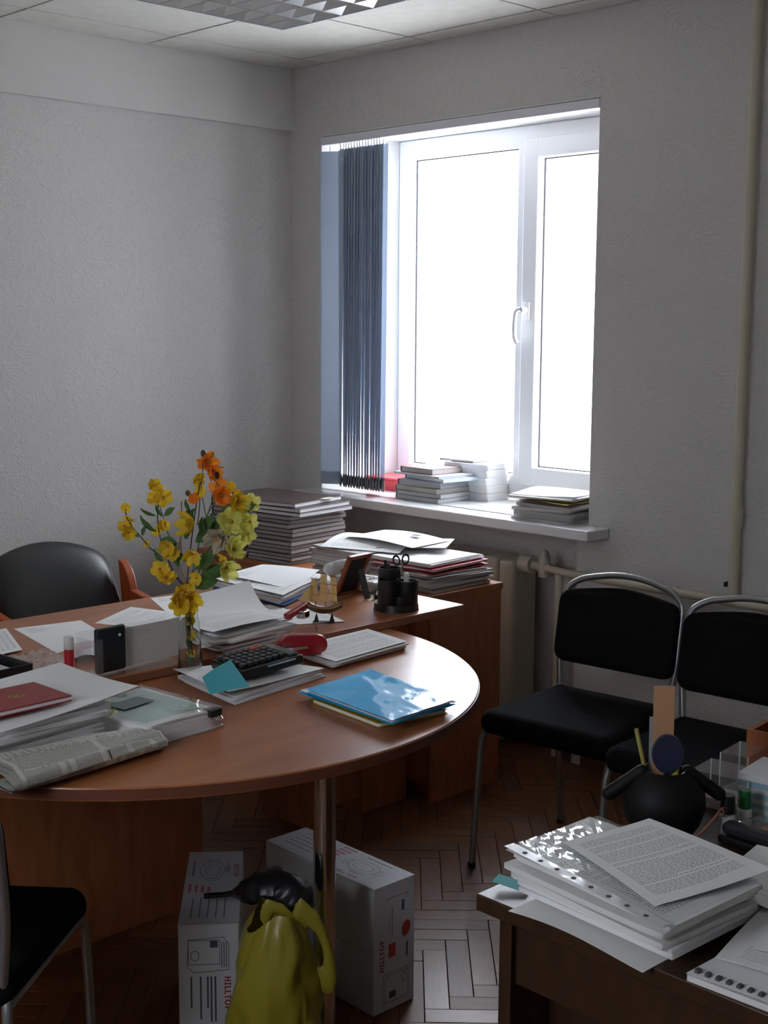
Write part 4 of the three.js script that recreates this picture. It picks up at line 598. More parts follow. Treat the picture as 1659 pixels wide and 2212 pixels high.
// blue plastic folders on a yellow one
{
  const A = [[2.2, 1.825], [2.185, 1.64], [2.458, 1.665], [2.43, 1.845]], B = [[2.15, 1.822], [2.165, 1.62], [2.455, 1.63], [2.465, 1.834]], D = [[2.187, 1.828], [2.159, 1.609], [2.464, 1.653], [2.482, 1.855]];
  const pl = (c) => M({ color: C(...c), roughness: 0.7, specularIntensity: 0.4, clearcoat: 0.55, clearcoatRoughness: 0.03 });
  const wave = (a, s) => (u, v) => a * noise.noise(u * 3 + s, v * 3, s) + a * 0.4 * noise.noise(u * 7, v * 7 + s, 2) + a;
  const y = thing('plastic_folder', 'yellow folder underneath the blue plastic folders', 'folder', baseOf(A, RY)); wpart('cover', sheet(A, RY, 0.001), pl([0.5, 0.33, 0.02]), y); wpart('contents', sheet(jitter(A, 0, 0, 0, 0.97), RY + 0.0012, 0.007), paperTones[1], y); wpart('cover', sheet(A, RY + 0.0085, 0.001), pl([0.5, 0.33, 0.02]), y);
  const b = thing('plastic_folder', 'lower blue plastic folder on the round table', 'folder', baseOf(B, RY + 0.012)); wpart('cover', sheet(B, RY + 0.011, 0.0008, wave(0.002, 5), 20, 20), pl([0.015, 0.46, 0.9]), b); wpart('contents', sheet(jitter(B, 0, 0, 0, 0.97), RY + 0.0165, 0.002), paper, b);
  const c = thing('plastic_folder', 'glossy blue plastic folder on top of the folder stack', 'folder', baseOf(D, RY + 0.022)); wpart('contents', sheet(jitter(D, 0.0, 0, 0, 0.97), RY + 0.0222, 0.002), paper, c); wpart('cover', sheet(D, RY + 0.0195, 0.0006, wave(0.0008, 2), 8, 8), pl([0.015, 0.5, 0.95]), c); wpart('cover', sheet(D, RY + 0.0262, 0.0006, wave(0.0022, 9), 36, 36), pl([0.015, 0.5, 0.95]), c);
}
// ---------- desk ornaments and tools ----------
{
  // sailing ship on its stand, bow to the left
  const s = thing('ship_model', 'small wooden sailing ship model with tan sails on the desk', 'ship model', [1.7, DY, 1.345]); const wood = M({ color: C(0.13, 0.065, 0.03), roughness: 0.5 }), pale = M({ color: C(0.5, 0.33, 0.16), roughness: 0.5 }), sail = M({ color: C(0.62, 0.43, 0.17), roughness: 0.8, transmission: 0.3, thickness: 0, side: THREE.DoubleSide });
  const put = (g) => g.rotateY(0.8).translate(1.7, DY, 1.345);   // own x along the hull, bow at -x
  const hull = new THREE.CylinderGeometry(1, 1, 1, 18, 10), hp = hull.attributes.position; for (let i = 0; i < hp.count; i++) { const t = hp.getY(i) + 0.5, y = hp.getX(i), z = hp.getZ(i); const w = 0.012 * Math.sin(Math.PI * (0.08 + 0.8 * t)) ** 0.6; const deck = 0.042 + 0.016 * (2 * t - 1) ** 2; hp.setXYZ(i, -0.045 + t * 0.095, y > 0 ? deck + 0.002 * y : deck + y * (0.02 - 0.004 * t), z * w); } hull.computeVertexNormals();
  wpart('hull', put(hull), wood, s); wpart('wale', put(smooth([[-0.05, 0.052, 0.006], [-0.02, 0.043, 0.013], [0.02, 0.042, 0.0135], [0.048, 0.052, 0.008]], 0.0017, 16, 6)), pale, s); wpart('wale', put(smooth([[-0.05, 0.052, -0.006], [-0.02, 0.043, -0.013], [0.02, 0.042, -0.0135], [0.048, 0.052, -0.008]], 0.0017, 16, 6)), pale, s);
  wpart('bowsprit', put(tube([[-0.04, 0.05, 0], [-0.075, 0.063, 0]], 0.0011, 0.01, 4, 6)), wood, s);
  const sails = (x, y, w, h) => { const g = new THREE.PlaneGeometry(w, h, 6, 6), p = g.attributes.position; for (let i = 0; i < p.count; i++) { const b = 1 - (p.getX(i) / (w / 2)) ** 2; const q = 1 - (p.getY(i) / (h / 2)) ** 2; p.setZ(i, 0.006 * b * (0.4 + 0.6 * q)); p.setX(i, p.getX(i) * (1 - 0.12 * (p.getY(i) / h))); } g.computeVertexNormals(); return put(g.rotateY(-Math.PI / 2 + 0.75).translate(x, y, 0)); };
  [[-0.022, 0.12, 0.03], [0.004, 0.132, 0.034], [0.03, 0.126, 0.028]].forEach(([x, top, w]) => { wpart('mast', put(cyl(x, 0.04, top + 0.004, 0, 0.0012, 0.0007, 8)), wood, s); const n = 3, h0 = (top - 0.058) / n; for (let k = 0; k < n; k++) { wpart('sail', sails(x - 0.004, 0.058 + h0 * (k + 0.5), w * (1.05 - 0.13 * k), h0 * 0.95), sail, s); wpart('yard', put(tube([[x - 0.003 - 0.012, 0.058 + h0 * (k + 1), -w * 0.4], [x - 0.003 + 0.012, 0.058 + h0 * (k + 1), w * 0.4]], 0.0008, 0.01, 3, 5)), wood, s); } });
  const jib = new THREE.BufferGeometry(); jib.setAttribute('position', new THREE.Float32BufferAttribute([-0.07, 0.062, 0, -0.028, 0.058, 0.003, -0.025, 0.112, 0.0], 3)); jib.setIndex([0, 1, 2]); jib.computeVertexNormals(); wpart('jib_sail', put(jib), sail, s);
  for (const x of [-0.02, 0.022]) wpart('stand', put(new THREE.ConeGeometry(0.008, 0.028, 8).translate(x, 0.014, 0)), mattBlack, s); wpart('stand_base', put(rbc(0, 0, 0, 0.06, 0.003, 0.016, 0, 0.001)), mattBlack, s);
  // photo frame seen from behind
  const f = thing('photo_frame', 'wooden photo frame seen from behind on its strut', 'photo frame', [1.5, DY, 1.05]); const fw = M({ map: rep(deskTex, 2), color: C(1, 0.8, 0.65), roughness: 0.35 });
  const lean = (g) => g.rotateZ(-0.42).rotateY(0.12).translate(1.475, DY + 0.004, 1.06); const Wd = 0.1, Hg = 0.138;
  wpart('frame', lean(mergeGeometries([new RoundedBoxGeometry(0.012, 0.012, Wd, 2, 0.002).translate(0, 0.006, 0), new RoundedBoxGeometry(0.012, 0.012, Wd, 2, 0.002).translate(0, Hg - 0.006, 0), new RoundedBoxGeometry(0.012, Hg, 0.012, 2, 0.002).translate(0, Hg / 2, Wd / 2 - 0.006), new RoundedBoxGeometry(0.012, Hg, 0.012, 2, 0.002).translate(0, Hg / 2, -Wd / 2 + 0.006)])), fw, f);
  wpart('back_board', lean(new THREE.BoxGeometry(0.003, Hg - 0.014, Wd - 0.014).translate(0.002, Hg / 2, 0)), mattBlack, f);
  wpart('strut', new RoundedBoxGeometry(0.004, 0.088, 0.026, 1, 0.0015).rotateZ(0.32).rotateY(0.12).translate(1.548, DY + 0.0435, 1.052), M({ color: C(0.05, 0.05, 0.055), roughness: 0.5 }), f);
  // pen organiser with scissors and eraser
  const o = thing('desk_organizer', 'black plastic desk organizer beside the corner of the desk', 'organizer', [1.71, DY, 1.075]); const ox = 1.708, oz = 1.078;
  const cup = (x, z, r, h, n = 10) => new THREE.LatheGeometry([[r - 0.003, 0.006], [r - 0.002, h], [r, h], [r, 0], [0, 0]].map((p) => new THREE.Vector2(...p)), n).rotateY(0.3).translate(ox + x, DY, oz + z);
  wpart('base', cyl(ox, DY, DY + 0.02, oz, 0.066, 0.064, 12), blackPlastic, o); wpart('tall_cup', cup(-0.028, 0.0, 0.033, 0.115), blackPlastic, o); wpart('cup', cup(0.004, 0.036, 0.03, 0.09), blackPlastic, o); wpart('cup', cup(0.032, -0.012, 0.03, 0.085), blackPlastic, o); wpart('cup', cup(-0.0, -0.034, 0.024, 0.07), blackPlastic, o); wpart('cup', cup(0.036, 0.016, 0.02, 0.045), blackPlastic, o);
  const sc = thing('scissors', 'black-handled scissors standing in the desk organizer', 'scissors', [ox - 0.01, DY + 0.03, oz - 0.02]);
  wpart('blade', tube([[ox - 0.012, DY + 0.012, oz - 0.002], [ox - 0.0, DY + 0.125, oz - 0.024]], 0.003, 0.01, 4, 6), chrome, sc); wpart('blade', tube([[ox - 0.016, DY + 0.012, oz - 0.006], [ox - 0.004, DY + 0.125, oz - 0.018]], 0.003, 0.01, 4, 6), chrome, sc);
  for (const [d, y, a] of [[-0.014, 0.136, 0.25], [0.012, 0.14, -0.15]]) wpart('handle', new THREE.TorusGeometry(0.0105, 0.0026, 8, 22).scale(0.85, 1.25, 1).rotateZ(a).rotateY(0.78).translate(ox - 0.002 + d * 0.7, DY + y, oz - 0.021 - d * 0.7), mattBlack, sc); wpart('pivot', cyl(0, -0.003, 0.003, 0, 0.003, 0.003, 10).rotateX(Math.PI / 2).rotateY(0.78).translate(ox + 0.002, DY + 0.118, oz - 0.016), chrome, sc);
  const er = thing('correction_pen', 'white correction pen standing in the desk organizer', 'pen', [ox + 0.028, DY + 0.01, oz - 0.012]); wpart('body', rbc(ox + 0.028, DY + 0.008, oz - 0.012, 0.016, 0.092, 0.012, 0.7, 0.004), M({ color: C(0.72, 0.72, 0.66), roughness: 0.4 }), er); wpart('cap', rbc(ox + 0.028, DY + 0.1, oz - 0.012, 0.012, 0.006, 0.009, 0.7, 0.002), pvc, er);
  for (const [x, z, h, l, m] of [[-0.036, 0.004, 0.135, 'black pen leaning in the tall organizer cup', mattBlack], [-0.018, 0.008, 0.128, 'dark blue pen in the tall organizer cup', M({ color: C(0.02, 0.03, 0.08), roughness: 0.4 })]]) single('pen', tube([[ox + x * 0.6, DY + 0.01, oz + z], [ox + x * 1.1, DY + h, oz + z * 1.6]], 0.0042, 0.01, 4, 8), m, l, 'pen', [ox + x, DY + 0.008, oz + z]);
  // telephone
  const t = thing('telephone', 'white desk telephone with a coiled cord behind the photo frame', 'telephone', [1.41, DY, 0.955]); const wp = M({ color: C(0.66, 0.66, 0.66), roughness: 0.35 });
  wpart('body', rbc(1.43, DY, 0.95, 0.17, 0.036, 0.105, 0.15, 0.012), M({ color: C(0.55, 0.55, 0.53), roughness: 0.4 }), t); wpart('handset', mergeGeometries([smooth([[1.335, DY + 0.055, 1.0], [1.36, DY + 0.068, 0.985], [1.375, DY + 0.068, 0.94], [1.36, DY + 0.055, 0.91]], 0.014, 18, 12), new THREE.SphereGeometry(0.024, 16, 12).scale(1.2, 0.8, 1).translate(1.345, DY + 0.055, 0.998), new THREE.SphereGeometry(0.024, 16, 12).scale(1.2, 0.8, 1).translate(1.362, DY + 0.055, 0.912)]), wp, t);
  const coil = []; for (let k = 0; k <= 150; k++) { const q = k / 150, a = q * 26 * Math.PI; const px = 1.46 + 0.1 * q, pz = 0.975 - 0.03 * Math.sin(q * 3), py = DY + 0.04 - 0.034 * Math.abs(Math.sin(q * 2.2)) + 0.0; coil.push(V3(px, Math.max(DY + 0.007, py) + 0.005 * Math.sin(a), pz + 0.005 * Math.cos(a))); } wpart('coiled_cord', new THREE.TubeGeometry(new THREE.CatmullRomCurve3(coil), 300, 0.0015, 5), wp, t);
  for (let i = 0; i < 3; i++) for (let j = 0; j < 4; j++) wpart('key', rbc(1.42 + j * 0.018, DY + 0.036, 0.935 + i * 0.018, 0.011, 0.003, 0.011, 0.15, 0.001), wp, t);
  const mp = thing('mobile_phone', 'black mobile phone lying between photo frame and desk organizer', 'phone', [1.56, DY, 0.985]); wpart('body', rbc(1.565, DY + 0.0012, 0.99, 0.05, 0.014, 0.095, 0.75, 0.006), blackPlastic, mp); wpart('screen', rbc(1.563, DY + 0.0152, 0.985, 0.038, 0.0012, 0.05, 0.75, 0.0005), M({ color: C(0.35, 0.36, 0.36), roughness: 0.2 }), mp);
  oneSheet('yellowish slip beneath the mobile phone', quadAt(1.565, 0.99, 0.085, 0.12, 0.7), DY, M({ color: C(0.62, 0.6, 0.36), roughness: 0.8 }), null, 'paper_slip');
}
// ---------- books and papers on the low cabinet ----------
const ord = ['top', 'second', 'third', 'fourth', 'fifth', 'sixth', 'seventh', 'eighth', 'ninth', 'tenth', 'eleventh', 'twelfth', 'thirteenth', 'fourteenth', 'fifteenth', 'sixteenth'];
function book(label, cx, cz, w, d, turn, y, th, cover, group, pages = paperTones[1]) {   // cover boards, page block, spine at -x
  const b = thing('book', label, 'book', [cx, y, cz], group, turn); const c = 0.0016;
  part('page_block', new THREE.BoxGeometry(w - 0.005, th - 2 * c, d - 0.006).translate(0.001, th / 2, 0), pages, b);
  part('cover', new RoundedBoxGeometry(w, c, d, 1, 0.0006).translate(0, c / 2, 0), cover, b); part('cover', new RoundedBoxGeometry(w, c, d, 1, 0.0006).translate(0, th - c / 2, 0), cover, b);
  part('spine', new RoundedBoxGeometry(0.003, th, d, 1, 0.0008).translate(-w / 2, th / 2, 0), cover, b); return b;
}
{
  const brown = M({ color: C(0.055, 0.034, 0.03), roughness: 0.35 }), greyPages = [[0.34, 0.32, 0.3], [0.42, 0.4, 0.38], [0.3, 0.28, 0.27], [0.38, 0.35, 0.33]].map((c) => M({ color: C(...c), roughness: 0.85 })), whitePages = M({ color: C(0.75, 0.74, 0.76), roughness: 0.8 });
  let y = CY; const n1 = 12; for (let k = 0; k < n1; k++) { const th = rr(0.012, 0.016); book(`${ord[n1 + 2 - k]} dark-covered volume from the top of the front book stack`, 0.615 + rr(-0.005, 0.005) , 0.52 + rr(-0.004, 0.004), 0.22, 0.295, 0.1 + rr(-0.04, 0.04), y, th, brown, 'dark volumes in the front stack', greyPages[k % 4]); y += th + 0.0004; }
  for (let k = 0; k < 3; k++) { book(`${ord[2 - k]} brown volume with white pages from the top of the front book stack`, 0.66 - k * 0.012 + (k === 2 ? -0.03 : 0), 0.515, 0.215, 0.29, 0.12 + 0.05 * k, y, 0.014, brown, 'brown volumes with white pages', whitePages); y += 0.0145; }
  oneSheet('small white label stuck on the topmost brown volume', quadAt(0.7, 0.44, 0.03, 0.06, 0.2), y + 0.0003, M({ color: C(0.55, 0.52, 0.4), roughness: 0.7 }), null, 'paper_label', 'label', 2);
  let y2 = CY; const n2 = 14; for (let k = 0; k < n2; k++) { const th = rr(0.013, 0.017); book(`${ord[n2 - 1 - k]} dark-covered volume from the top of the rear book stack by the wall`, 0.375 + rr(-0.005, 0.005), 0.5 + rr(-0.004, 0.004), 0.21, 0.295, 0.05 + rr(-0.04, 0.04), y2, th, brown, 'dark volumes in the rear stack', greyPages[(k + 1) % 4]); y2 += th + 0.0004; }
  // untidy piles to the right
  const mixed = [[0.5, 0.47, 0.43], [0.62, 0.6, 0.58], [0.36, 0.34, 0.32], [0.7, 0.69, 0.66], [0.45, 0.42, 0.4]].map((c) => M({ color: C(...c), roughness: 0.85 }));
  const A = quadAt(1.29, 0.505, 0.28, 0.3, 0.02); let h = pile('paper_pile', 'old files piled at the end of the low cabinet', A, CY, [0.009, 0.006, 0.01, 0.007, 0.009, 0.006, 0.008], { turn: 0.06, shift: 0.01, sag: 0.004, mats: mixed });
  h += 0.004; const red = thing('red_folder', 'red folder near the top of the files on the low cabinet', 'folder', [1.28, h, 0.5]); const R4 = quadAt(1.285, 0.5, 0.27, 0.29, 0.05); wpart('cover', sheet(R4, h, 0.003, (u, v) => 0.004 * Math.sin(u * 4)), M({ color: C(0.42, 0.02, 0.03), roughness: 0.35 }), red); wpart('contents', sheet(jitter(R4, 0.03, 0, 0, 0.98), h + 0.007, 0.006), paperTones[2], red); wpart('cover', sheet(jitter(R4, 0.02, 0.0, 0, 1.0), h + 0.0135, 0.0025, (u, v) => 0.002 * Math.sin(u * 4)), M({ color: C(0.42, 0.02, 0.03), roughness: 0.35 }), red);
  pile('paper_pile', 'white papers on top of the red folder', jitter(R4, 0.02, -0.01, -0.0, 0.96), h + 0.0185, [0.004, 0.004, 0.003], { turn: 0.03, shift: 0.006, mats: [paperTones[0], paperTones[2]] });
  const B = quadAt(1.0, 0.51, 0.27, 0.3, -0.05); let hb = pile('paper_pile', 'magazines and papers piled left of the red folder', B, CY, [0.012, 0.008, 0.012, 0.01, 0.012, 0.008, 0.012, 0.01, 0.008], { turn: 0.08, shift: 0.012, sag: 0.006, mats: mixed });
  oneSheet('printed sheet curling over the magazines left of the red folder', quadAt(1.04, 0.53, 0.3, 0.22, 0.35), hb + 0.011, P.text, (u, v) => 0.006 + 0.01 * Math.sin(v * 3 + 0.4) - 0.012 * v * v);
  oneSheet('sheet with a small dark picture on the magazines', quadAt(1.09, 0.46, 0.3, 0.21, 0.1), hb + 0.027, P.blank, (u, v) => 0.01 * Math.sin(u * 3 + 0.4) - 0.004);
  oneSheet('small dark picture printed on the loose sheet', quadAt(1.14, 0.42, 0.035, 0.025, 0.1), hb + 0.0375, M({ color: C(0.08, 0.09, 0.1), roughness: 0.6 }), null, 'printed_picture', 'picture', 2);
  oneSheet('thin brochure sticking out beneath the loose sheets', quadAt(1.16, 0.44, 0.24, 0.2, 0.6), hb + 0.012, paperTones[3], (u, v) => 0.006 * u);
}
// ---------- on the window sill ----------
{
  const g = (c, r = 0.6) => M({ color: C(...c), roughness: r });
  let y = SY; const put = (label, w, d, turn, th, c, dx = 0, dz = 0, pg) => { book(label, 0.725 + dx, -0.105 + dz, w, d, turn, y, th, g(c), 'books stacked in the middle of the sill', pg ? g(pg) : undefined); y += th + 0.0005; };
  put('lowest grey paperback in the stack on the window sill', 0.235, 0.2, -0.02, 0.017, [0.36, 0.35, 0.36], 0.0, 0, [0.6, 0.6, 0.62]); put('second grey paperback from below in the sill stack', 0.235, 0.2, 0.03, 0.016, [0.4, 0.39, 0.38], 0.004, 0, [0.5, 0.5, 0.5]); put('brownish paperback in the lower half of the sill stack', 0.23, 0.2, -0.03, 0.02, [0.32, 0.29, 0.24], -0.004, 0, [0.42, 0.4, 0.36]);
  put('thick grey softcover in the middle of the sill stack', 0.22, 0.2, 0.05, 0.026, [0.3, 0.3, 0.32], 0.005, 0, [0.36, 0.36, 0.38]); put('blue and white brochure in the sill stack', 0.24, 0.19, -0.14, 0.014, [0.35, 0.5, 0.68], 0.035, -0.01, [0.75, 0.78, 0.8]); put('wide pale booklet beneath the brown hardback on the sill', 0.27, 0.2, -0.1, 0.009, [0.55, 0.55, 0.58], 0.0, -0.005, [0.7, 0.7, 0.7]); put('brown hardback book on top of the sill stack', 0.18, 0.19, -0.04, 0.022, [0.16, 0.07, 0.05], -0.015, -0.01, [0.5, 0.47, 0.45]);
  const rb = thing('red_box', 'red flat box on the sill behind the blind', 'box', [0.42, SY, -0.21]); wpart('body', rbc(0.43, SY, -0.215, 0.27, 0.045, 0.15, 0.03, 0.003), g([0.55, 0.04, 0.05], 0.4), rb); wpart('lid', rbc(0.43, SY + 0.0455, -0.215, 0.275, 0.008, 0.155, 0.03, 0.002), g([0.6, 0.07, 0.08], 0.4), rb);
  let hb = pile('paper_pile', 'white papers behind the book stack on the sill', quadAt(0.82, -0.245, 0.22, 0.13, 0.02), SY, [0.03, 0.03, 0.03, 0.03, 0.02], { turn: 0.04, shift: 0.005, gap: 0.0006 });
  book('thin dark-edged book on the papers near the window pane', 0.76, -0.25, 0.17, 0.12, 0.05, hb + 0.002, 0.008, g([0.3, 0.3, 0.31]));
  const tones = [[0.42, 0.4, 0.4], [0.5, 0.48, 0.46], [0.36, 0.35, 0.35], [0.55, 0.53, 0.52]].map((c) => M({ color: C(...c), roughness: 0.85 }));
  const A = quadAt(1.4, -0.03, 0.24, 0.2, 0.06); let h = pile('paper_pile', 'bulging grey files at the right end of the sill', A, SY, [0.008, 0.012, 0.014, 0.012, 0.012], { turn: 0.07, shift: 0.01, sag: 0.005, mats: tones }); h += 0.005;
  oneSheet('faded pink folder in the right sill stack', jitter(A, 0.05, 0, 0, 1.02), h, g([0.42, 0.26, 0.29]), (u, v) => 0.003 * Math.sin(u * 5), 'paper_folder', 'folder'); oneSheet('yellow folder in the right sill stack', jitter(A, -0.05, 0, 0, 1.03), h + 0.008, g([0.5, 0.42, 0.1]), (u, v) => 0.004 * Math.sin(u * 4 + 1), 'paper_folder', 'folder');
  pile('paper_pile', 'white sheets on top of the right sill stack', jitter(A, 0.04, -0.01, -0.01, 1.06), h + 0.0135, [0.003, 0.004, 0.003, 0.003], { turn: 0.14, shift: 0.012, sag: 0.006 });
}
// ---------- dark desk in the foreground ----------
{
  const A = [[3.185, 2.31], [3.46, 2.33], [3.47, 2.135], [3.19, 2.11]]; const cols = [paperTones[0], paperTones[1], paperTones[3]];
  oneSheet('curled sheet hanging over the front edge of the dark desk', [[3.215, 2.34], [3.44, 2.345], [3.45, 2.16], [3.22, 2.15]], TY, paperTones[1], (u, v) => [0, 0.004 + 0.006 * Math.sin(u * 4) * (1 - v), 0.012 * (1 - v)]);
  const h = pile('paper_pile', 'tall bundle of papers on the dark foreground desk', A, TY + 0.016, [0.007, 0.006, 0.008, 0.006, 0.008, 0.006, 0.007], { turn: 0.05, shift: 0.01, sag: 0.005, mats: cols });
  const tq = M({ color: C(0.05, 0.4, 0.42), roughness: 0.6 }); oneSheet('turquoise tab sticking out of the foreground bundle', quadAt(3.165, 2.285, 0.05, 0.03, 0.4), TY + 0.004, tq, (u, v) => 0.008 * (1 - u), 'index_tab', 'tab', 4);
  const T = [[3.19, 2.326], [3.485, 2.381], [3.495, 2.179], [3.205, 2.14]]; const hs = h + 0.007;
  oneSheet('pale sheet under the clear sleeve on the foreground bundle', jitter(T, 0.06, -0.01, -0.012, 1), hs - 0.001, paperTones[1], (u, v) => 0.002);
  oneSheet('printed page inside the clear sleeve', jitter([T[1], T[2], T[3], T[0]], 0, 0.008, -0.006, 0.95), hs + 0.003, P.dense, (u, v) => 0.002 * Math.sin(v * 4) + 0.001);
  const sl = thing('plastic_sleeve', 'clear punched plastic sleeve glinting on the foreground bundle', 'sleeve', baseOf(T, hs + 0.006));
  wpart('film', sheet(T, hs + 0.0075, 0.0002, (u, v) => { const k = Math.max(0, 1 - Math.hypot((u - 0.12) / 0.35, (v - 0.45) / 0.6)); return 0.0016 * k * noise.noise(u * 26, v * 22, 3) * 2 + 0.0012 * noise.noise(u * 5, v * 5, 7) + 0.001; }, 48, 40), clearPlastic, sl);
  const strip = [[3.187, 2.33], [3.484, 2.386], [3.484, 2.367], [3.189, 2.312]]; wpart('punched_strip', sheet(strip, hs + 0.0085, 0.0003, (u, v) => 0.0008 * noise.noise(u * 12, v, 5) + 0.0007, 30, 3), M({ color: C(0.6, 0.6, 0.62), roughness: 0.2, clearcoat: 0.5 }), sl);
  for (let k = 0; k < 8; k++) { const u = 0.12 + k * 0.11, x = 3.187 + 0.297 * u, z = 2.33 + 0.056 * u - 0.009; wpart('punch_hole', cyl(x, hs + 0.0085, hs + 0.0099, z, 0.0035, 0.0035, 12).scale(1, 1, 1), mattBlack, sl); }
  oneSheet('typed page with a raised corner lying on the clear sleeve', [[3.445, 2.343], [3.497, 2.152], [3.272, 2.105], [3.238, 2.264]], hs + 0.011, P.dense, (u, v) => 0.002 * Math.sin(v * 3) + 0.012 * Math.pow(Math.max(0, (1 - v) * 0.4 + u - 0.55), 2));
  oneSheet('sheet lying to the right behind the typed page', [[3.39, 2.135], [3.56, 2.15], [3.53, 1.96], [3.36, 1.95]], TY + 0.03, P.blank, (u, v) => 0.004 * Math.sin(u * 4));
  pile('paper_pile', 'papers beneath the sheet behind the typed page', [[3.37, 2.1], [3.57, 2.1], [3.56, 1.95], [3.36, 1.95]], TY, [0.008, 0.009, 0.008], { turn: 0.06 });
  // comb-bound booklets at the lower right
  const B = [[3.49, 2.335], [3.72, 2.325], [3.71, 2.11], [3.5, 2.12]]; const nb = thing('comb_bound_booklet', 'comb-bound booklet at the lower right of the dark desk', 'booklet', baseOf(B, TY)); wpart('pages', sheet(B, TY, 0.008), paperTones[1], nb); wpart('cover', sheet(jitter(B, 0.01, 0, 0, 1.01), TY + 0.0085, 0.0006, (u, v) => 0.002 * Math.sin(u * 4) + 0.002), paperTones[0], nb);
  for (let k = 0; k < 16; k++) wpart('comb_ring', rbc(3.5 + k * 0.0142, TY + 0.0115, 2.3265 - k * 0.0006, 0.006, 0.005, 0.009, 0, 0.001), M({ color: C(0.08, 0.08, 0.09), roughness: 0.5 }), nb);
  oneSheet('sheet curling over the comb-bound booklet', [[3.5, 2.288], [3.74, 2.275], [3.72, 2.06], [3.47, 2.1]], TY + 0.014, P.blank, (u, v) => 0.008 * Math.sin(u * 2 + v * 2) + 0.004);
  oneSheet('upper loose sheet at the right edge over the booklet', [[3.53, 2.25], [3.75, 2.24], [3.73, 2.03], [3.49, 2.07]], TY + 0.028, paperTones[0], (u, v) => 0.006 * Math.sin(u * 3) + 0.01 * (1 - v) * u);
  // black pen pot shaped with two arms, and what stands in it
  const px = 3.19, pz = 1.945; const o = thing('pen_holder', 'black rounded pen holder with two spread arms on the dark desk', 'pen holder', [px, TY, pz]); const bp = M({ color: C(0.005, 0.005, 0.005), roughness: 0.6, specularIntensity: 0.5 });
  wpart('body', new THREE.LatheGeometry([[0.0, 0], [0.045, 0], [0.058, 0.02], [0.066, 0.045], [0.064, 0.07], [0.05, 0.092], [0.034, 0.105], [0.03, 0.104], [0.03, 0.03], [0, 0.03]].map((p) => new THREE.Vector2(...p)), 36).translate(px, TY, pz), bp, o);
  for (const s of [-1, 1]) { const ax = 0.697 * s, az = -0.717 * s; wpart('arm', new THREE.CapsuleGeometry(0.011, 0.062, 6, 14).rotateZ(0.95 * s).rotateY(0.8).translate(px + ax * 0.062, TY + 0.082, pz + az * 0.062), bp, o); }
  const stick = (name, label, cat, a, b, r, m) => single(name, tube([a, b], r, 0.01, 4, 10), m, label, cat, a);
  single('wooden_ruler', new THREE.BoxGeometry(0.033, 0.2, 0.003).rotateX(-0.05).rotateY(0.8).translate(px - 0.009, TY + 0.135, pz - 0.006), M({ color: C(0.5, 0.27, 0.14), roughness: 0.6 }), 'wide tan wooden ruler standing in the black pen holder', 'ruler', [px - 0.009, TY + 0.036, pz - 0.006]);
  single('plastic_ruler', new THREE.BoxGeometry(0.02, 0.15, 0.002).rotateX(-0.05).rotateY(0.8).translate(px - 0.022, TY + 0.108, pz - 0.004), M({ color: C(0.3, 0.32, 0.36), roughness: 0.3 }), 'greyish plastic ruler behind the tan ruler', 'ruler', [px - 0.022, TY + 0.033, pz - 0.004]);
  stick('pencil', 'green and yellow pencil leaning left in the black pen holder', 'pencil', [px - 0.012, TY + 0.034, pz + 0.008], [px - 0.043, TY + 0.165, pz + 0.02], 0.0036, M({ color: C(0.35, 0.3, 0.08), roughness: 0.5 }));
  stick('marker_pen', 'yellow marker standing in the black pen holder', 'pen', [px + 0.012, TY + 0.034, pz + 0.002], [px + 0.02, TY + 0.125, pz - 0.002], 0.0065, M({ color: C(0.5, 0.45, 0.04), roughness: 0.4 }));
  const fb = thing('round_paddle', 'dark blue rounded paddle standing in the black pen holder', 'paddle', [px, TY + 0.03, pz + 0.012]); wpart('disc', new THREE.CylinderGeometry(0.026, 0.026, 0.008, 28).rotateX(Math.PI / 2).scale(0.95, 1.2, 1).rotateY(0.8).translate(px + 0.012, TY + 0.135, pz + 0.012), M({ color: C(0.014, 0.018, 0.05), roughness: 0.35 }), fb); wpart('grip', tube([[px + 0.01, TY + 0.034, pz + 0.01], [px + 0.012, TY + 0.108, pz + 0.012]], 0.005, 0.01, 4, 8), blackPlastic, fb);
  // clear boxes, carton of tissues, bottles, black tray, bag of rubber bands, wooden box with cards
  const clearBox = (label, cx, cz, w, hh, d, turn) => { const b = thing('clear_box', label, 'box', [cx, TY, cz], undefined, turn); part('wall', new THREE.BoxGeometry(w, hh, 0.0015).translate(0, hh / 2, d / 2), clearPlastic, b); part('wall', new THREE.BoxGeometry(w, hh, 0.0015).translate(0, hh / 2, -d / 2), clearPlastic, b); part('wall', new THREE.BoxGeometry(0.0015, hh, d).translate(w / 2, hh / 2, 0), clearPlastic, b); part('wall', new THREE.BoxGeometry(0.0015, hh, d).translate(-w / 2, hh / 2, 0), clearPlastic, b); part('lid', new THREE.BoxGeometry(w, 0.0015, d).translate(0, hh, 0), clearPlastic, b); for (const [x, z] of [[1, 1], [1, -1], [-1, 1], [-1, -1]]) part('corner', new THREE.CylinderGeometry(0.0012, 0.0012, hh, 6).translate(x * w / 2, hh / 2, z * d / 2), M({ color: C(0.7, 0.72, 0.72), roughness: 0.1 }), b); return b; };
  clearBox('nearer clear acrylic box beside the pen holder', 3.163 + 0.035, 1.765, 0.1, 0.062, 0.075, 0.12); clearBox('farther clear acrylic box beside the tissue carton', 3.17, 1.672, 0.05, 0.07, 0.08, 0.12);
  pile('paper_bundle', 'note slips inside the nearer clear box', quadAt(3.198, 1.765, 0.08, 0.06, 0.12), TY, [0.01, 0.008], { turn: 0.02, shift: 0.002, mats: [M({ color: C(0.5, 0.38, 0.36), roughness: 0.8 }), paper] });
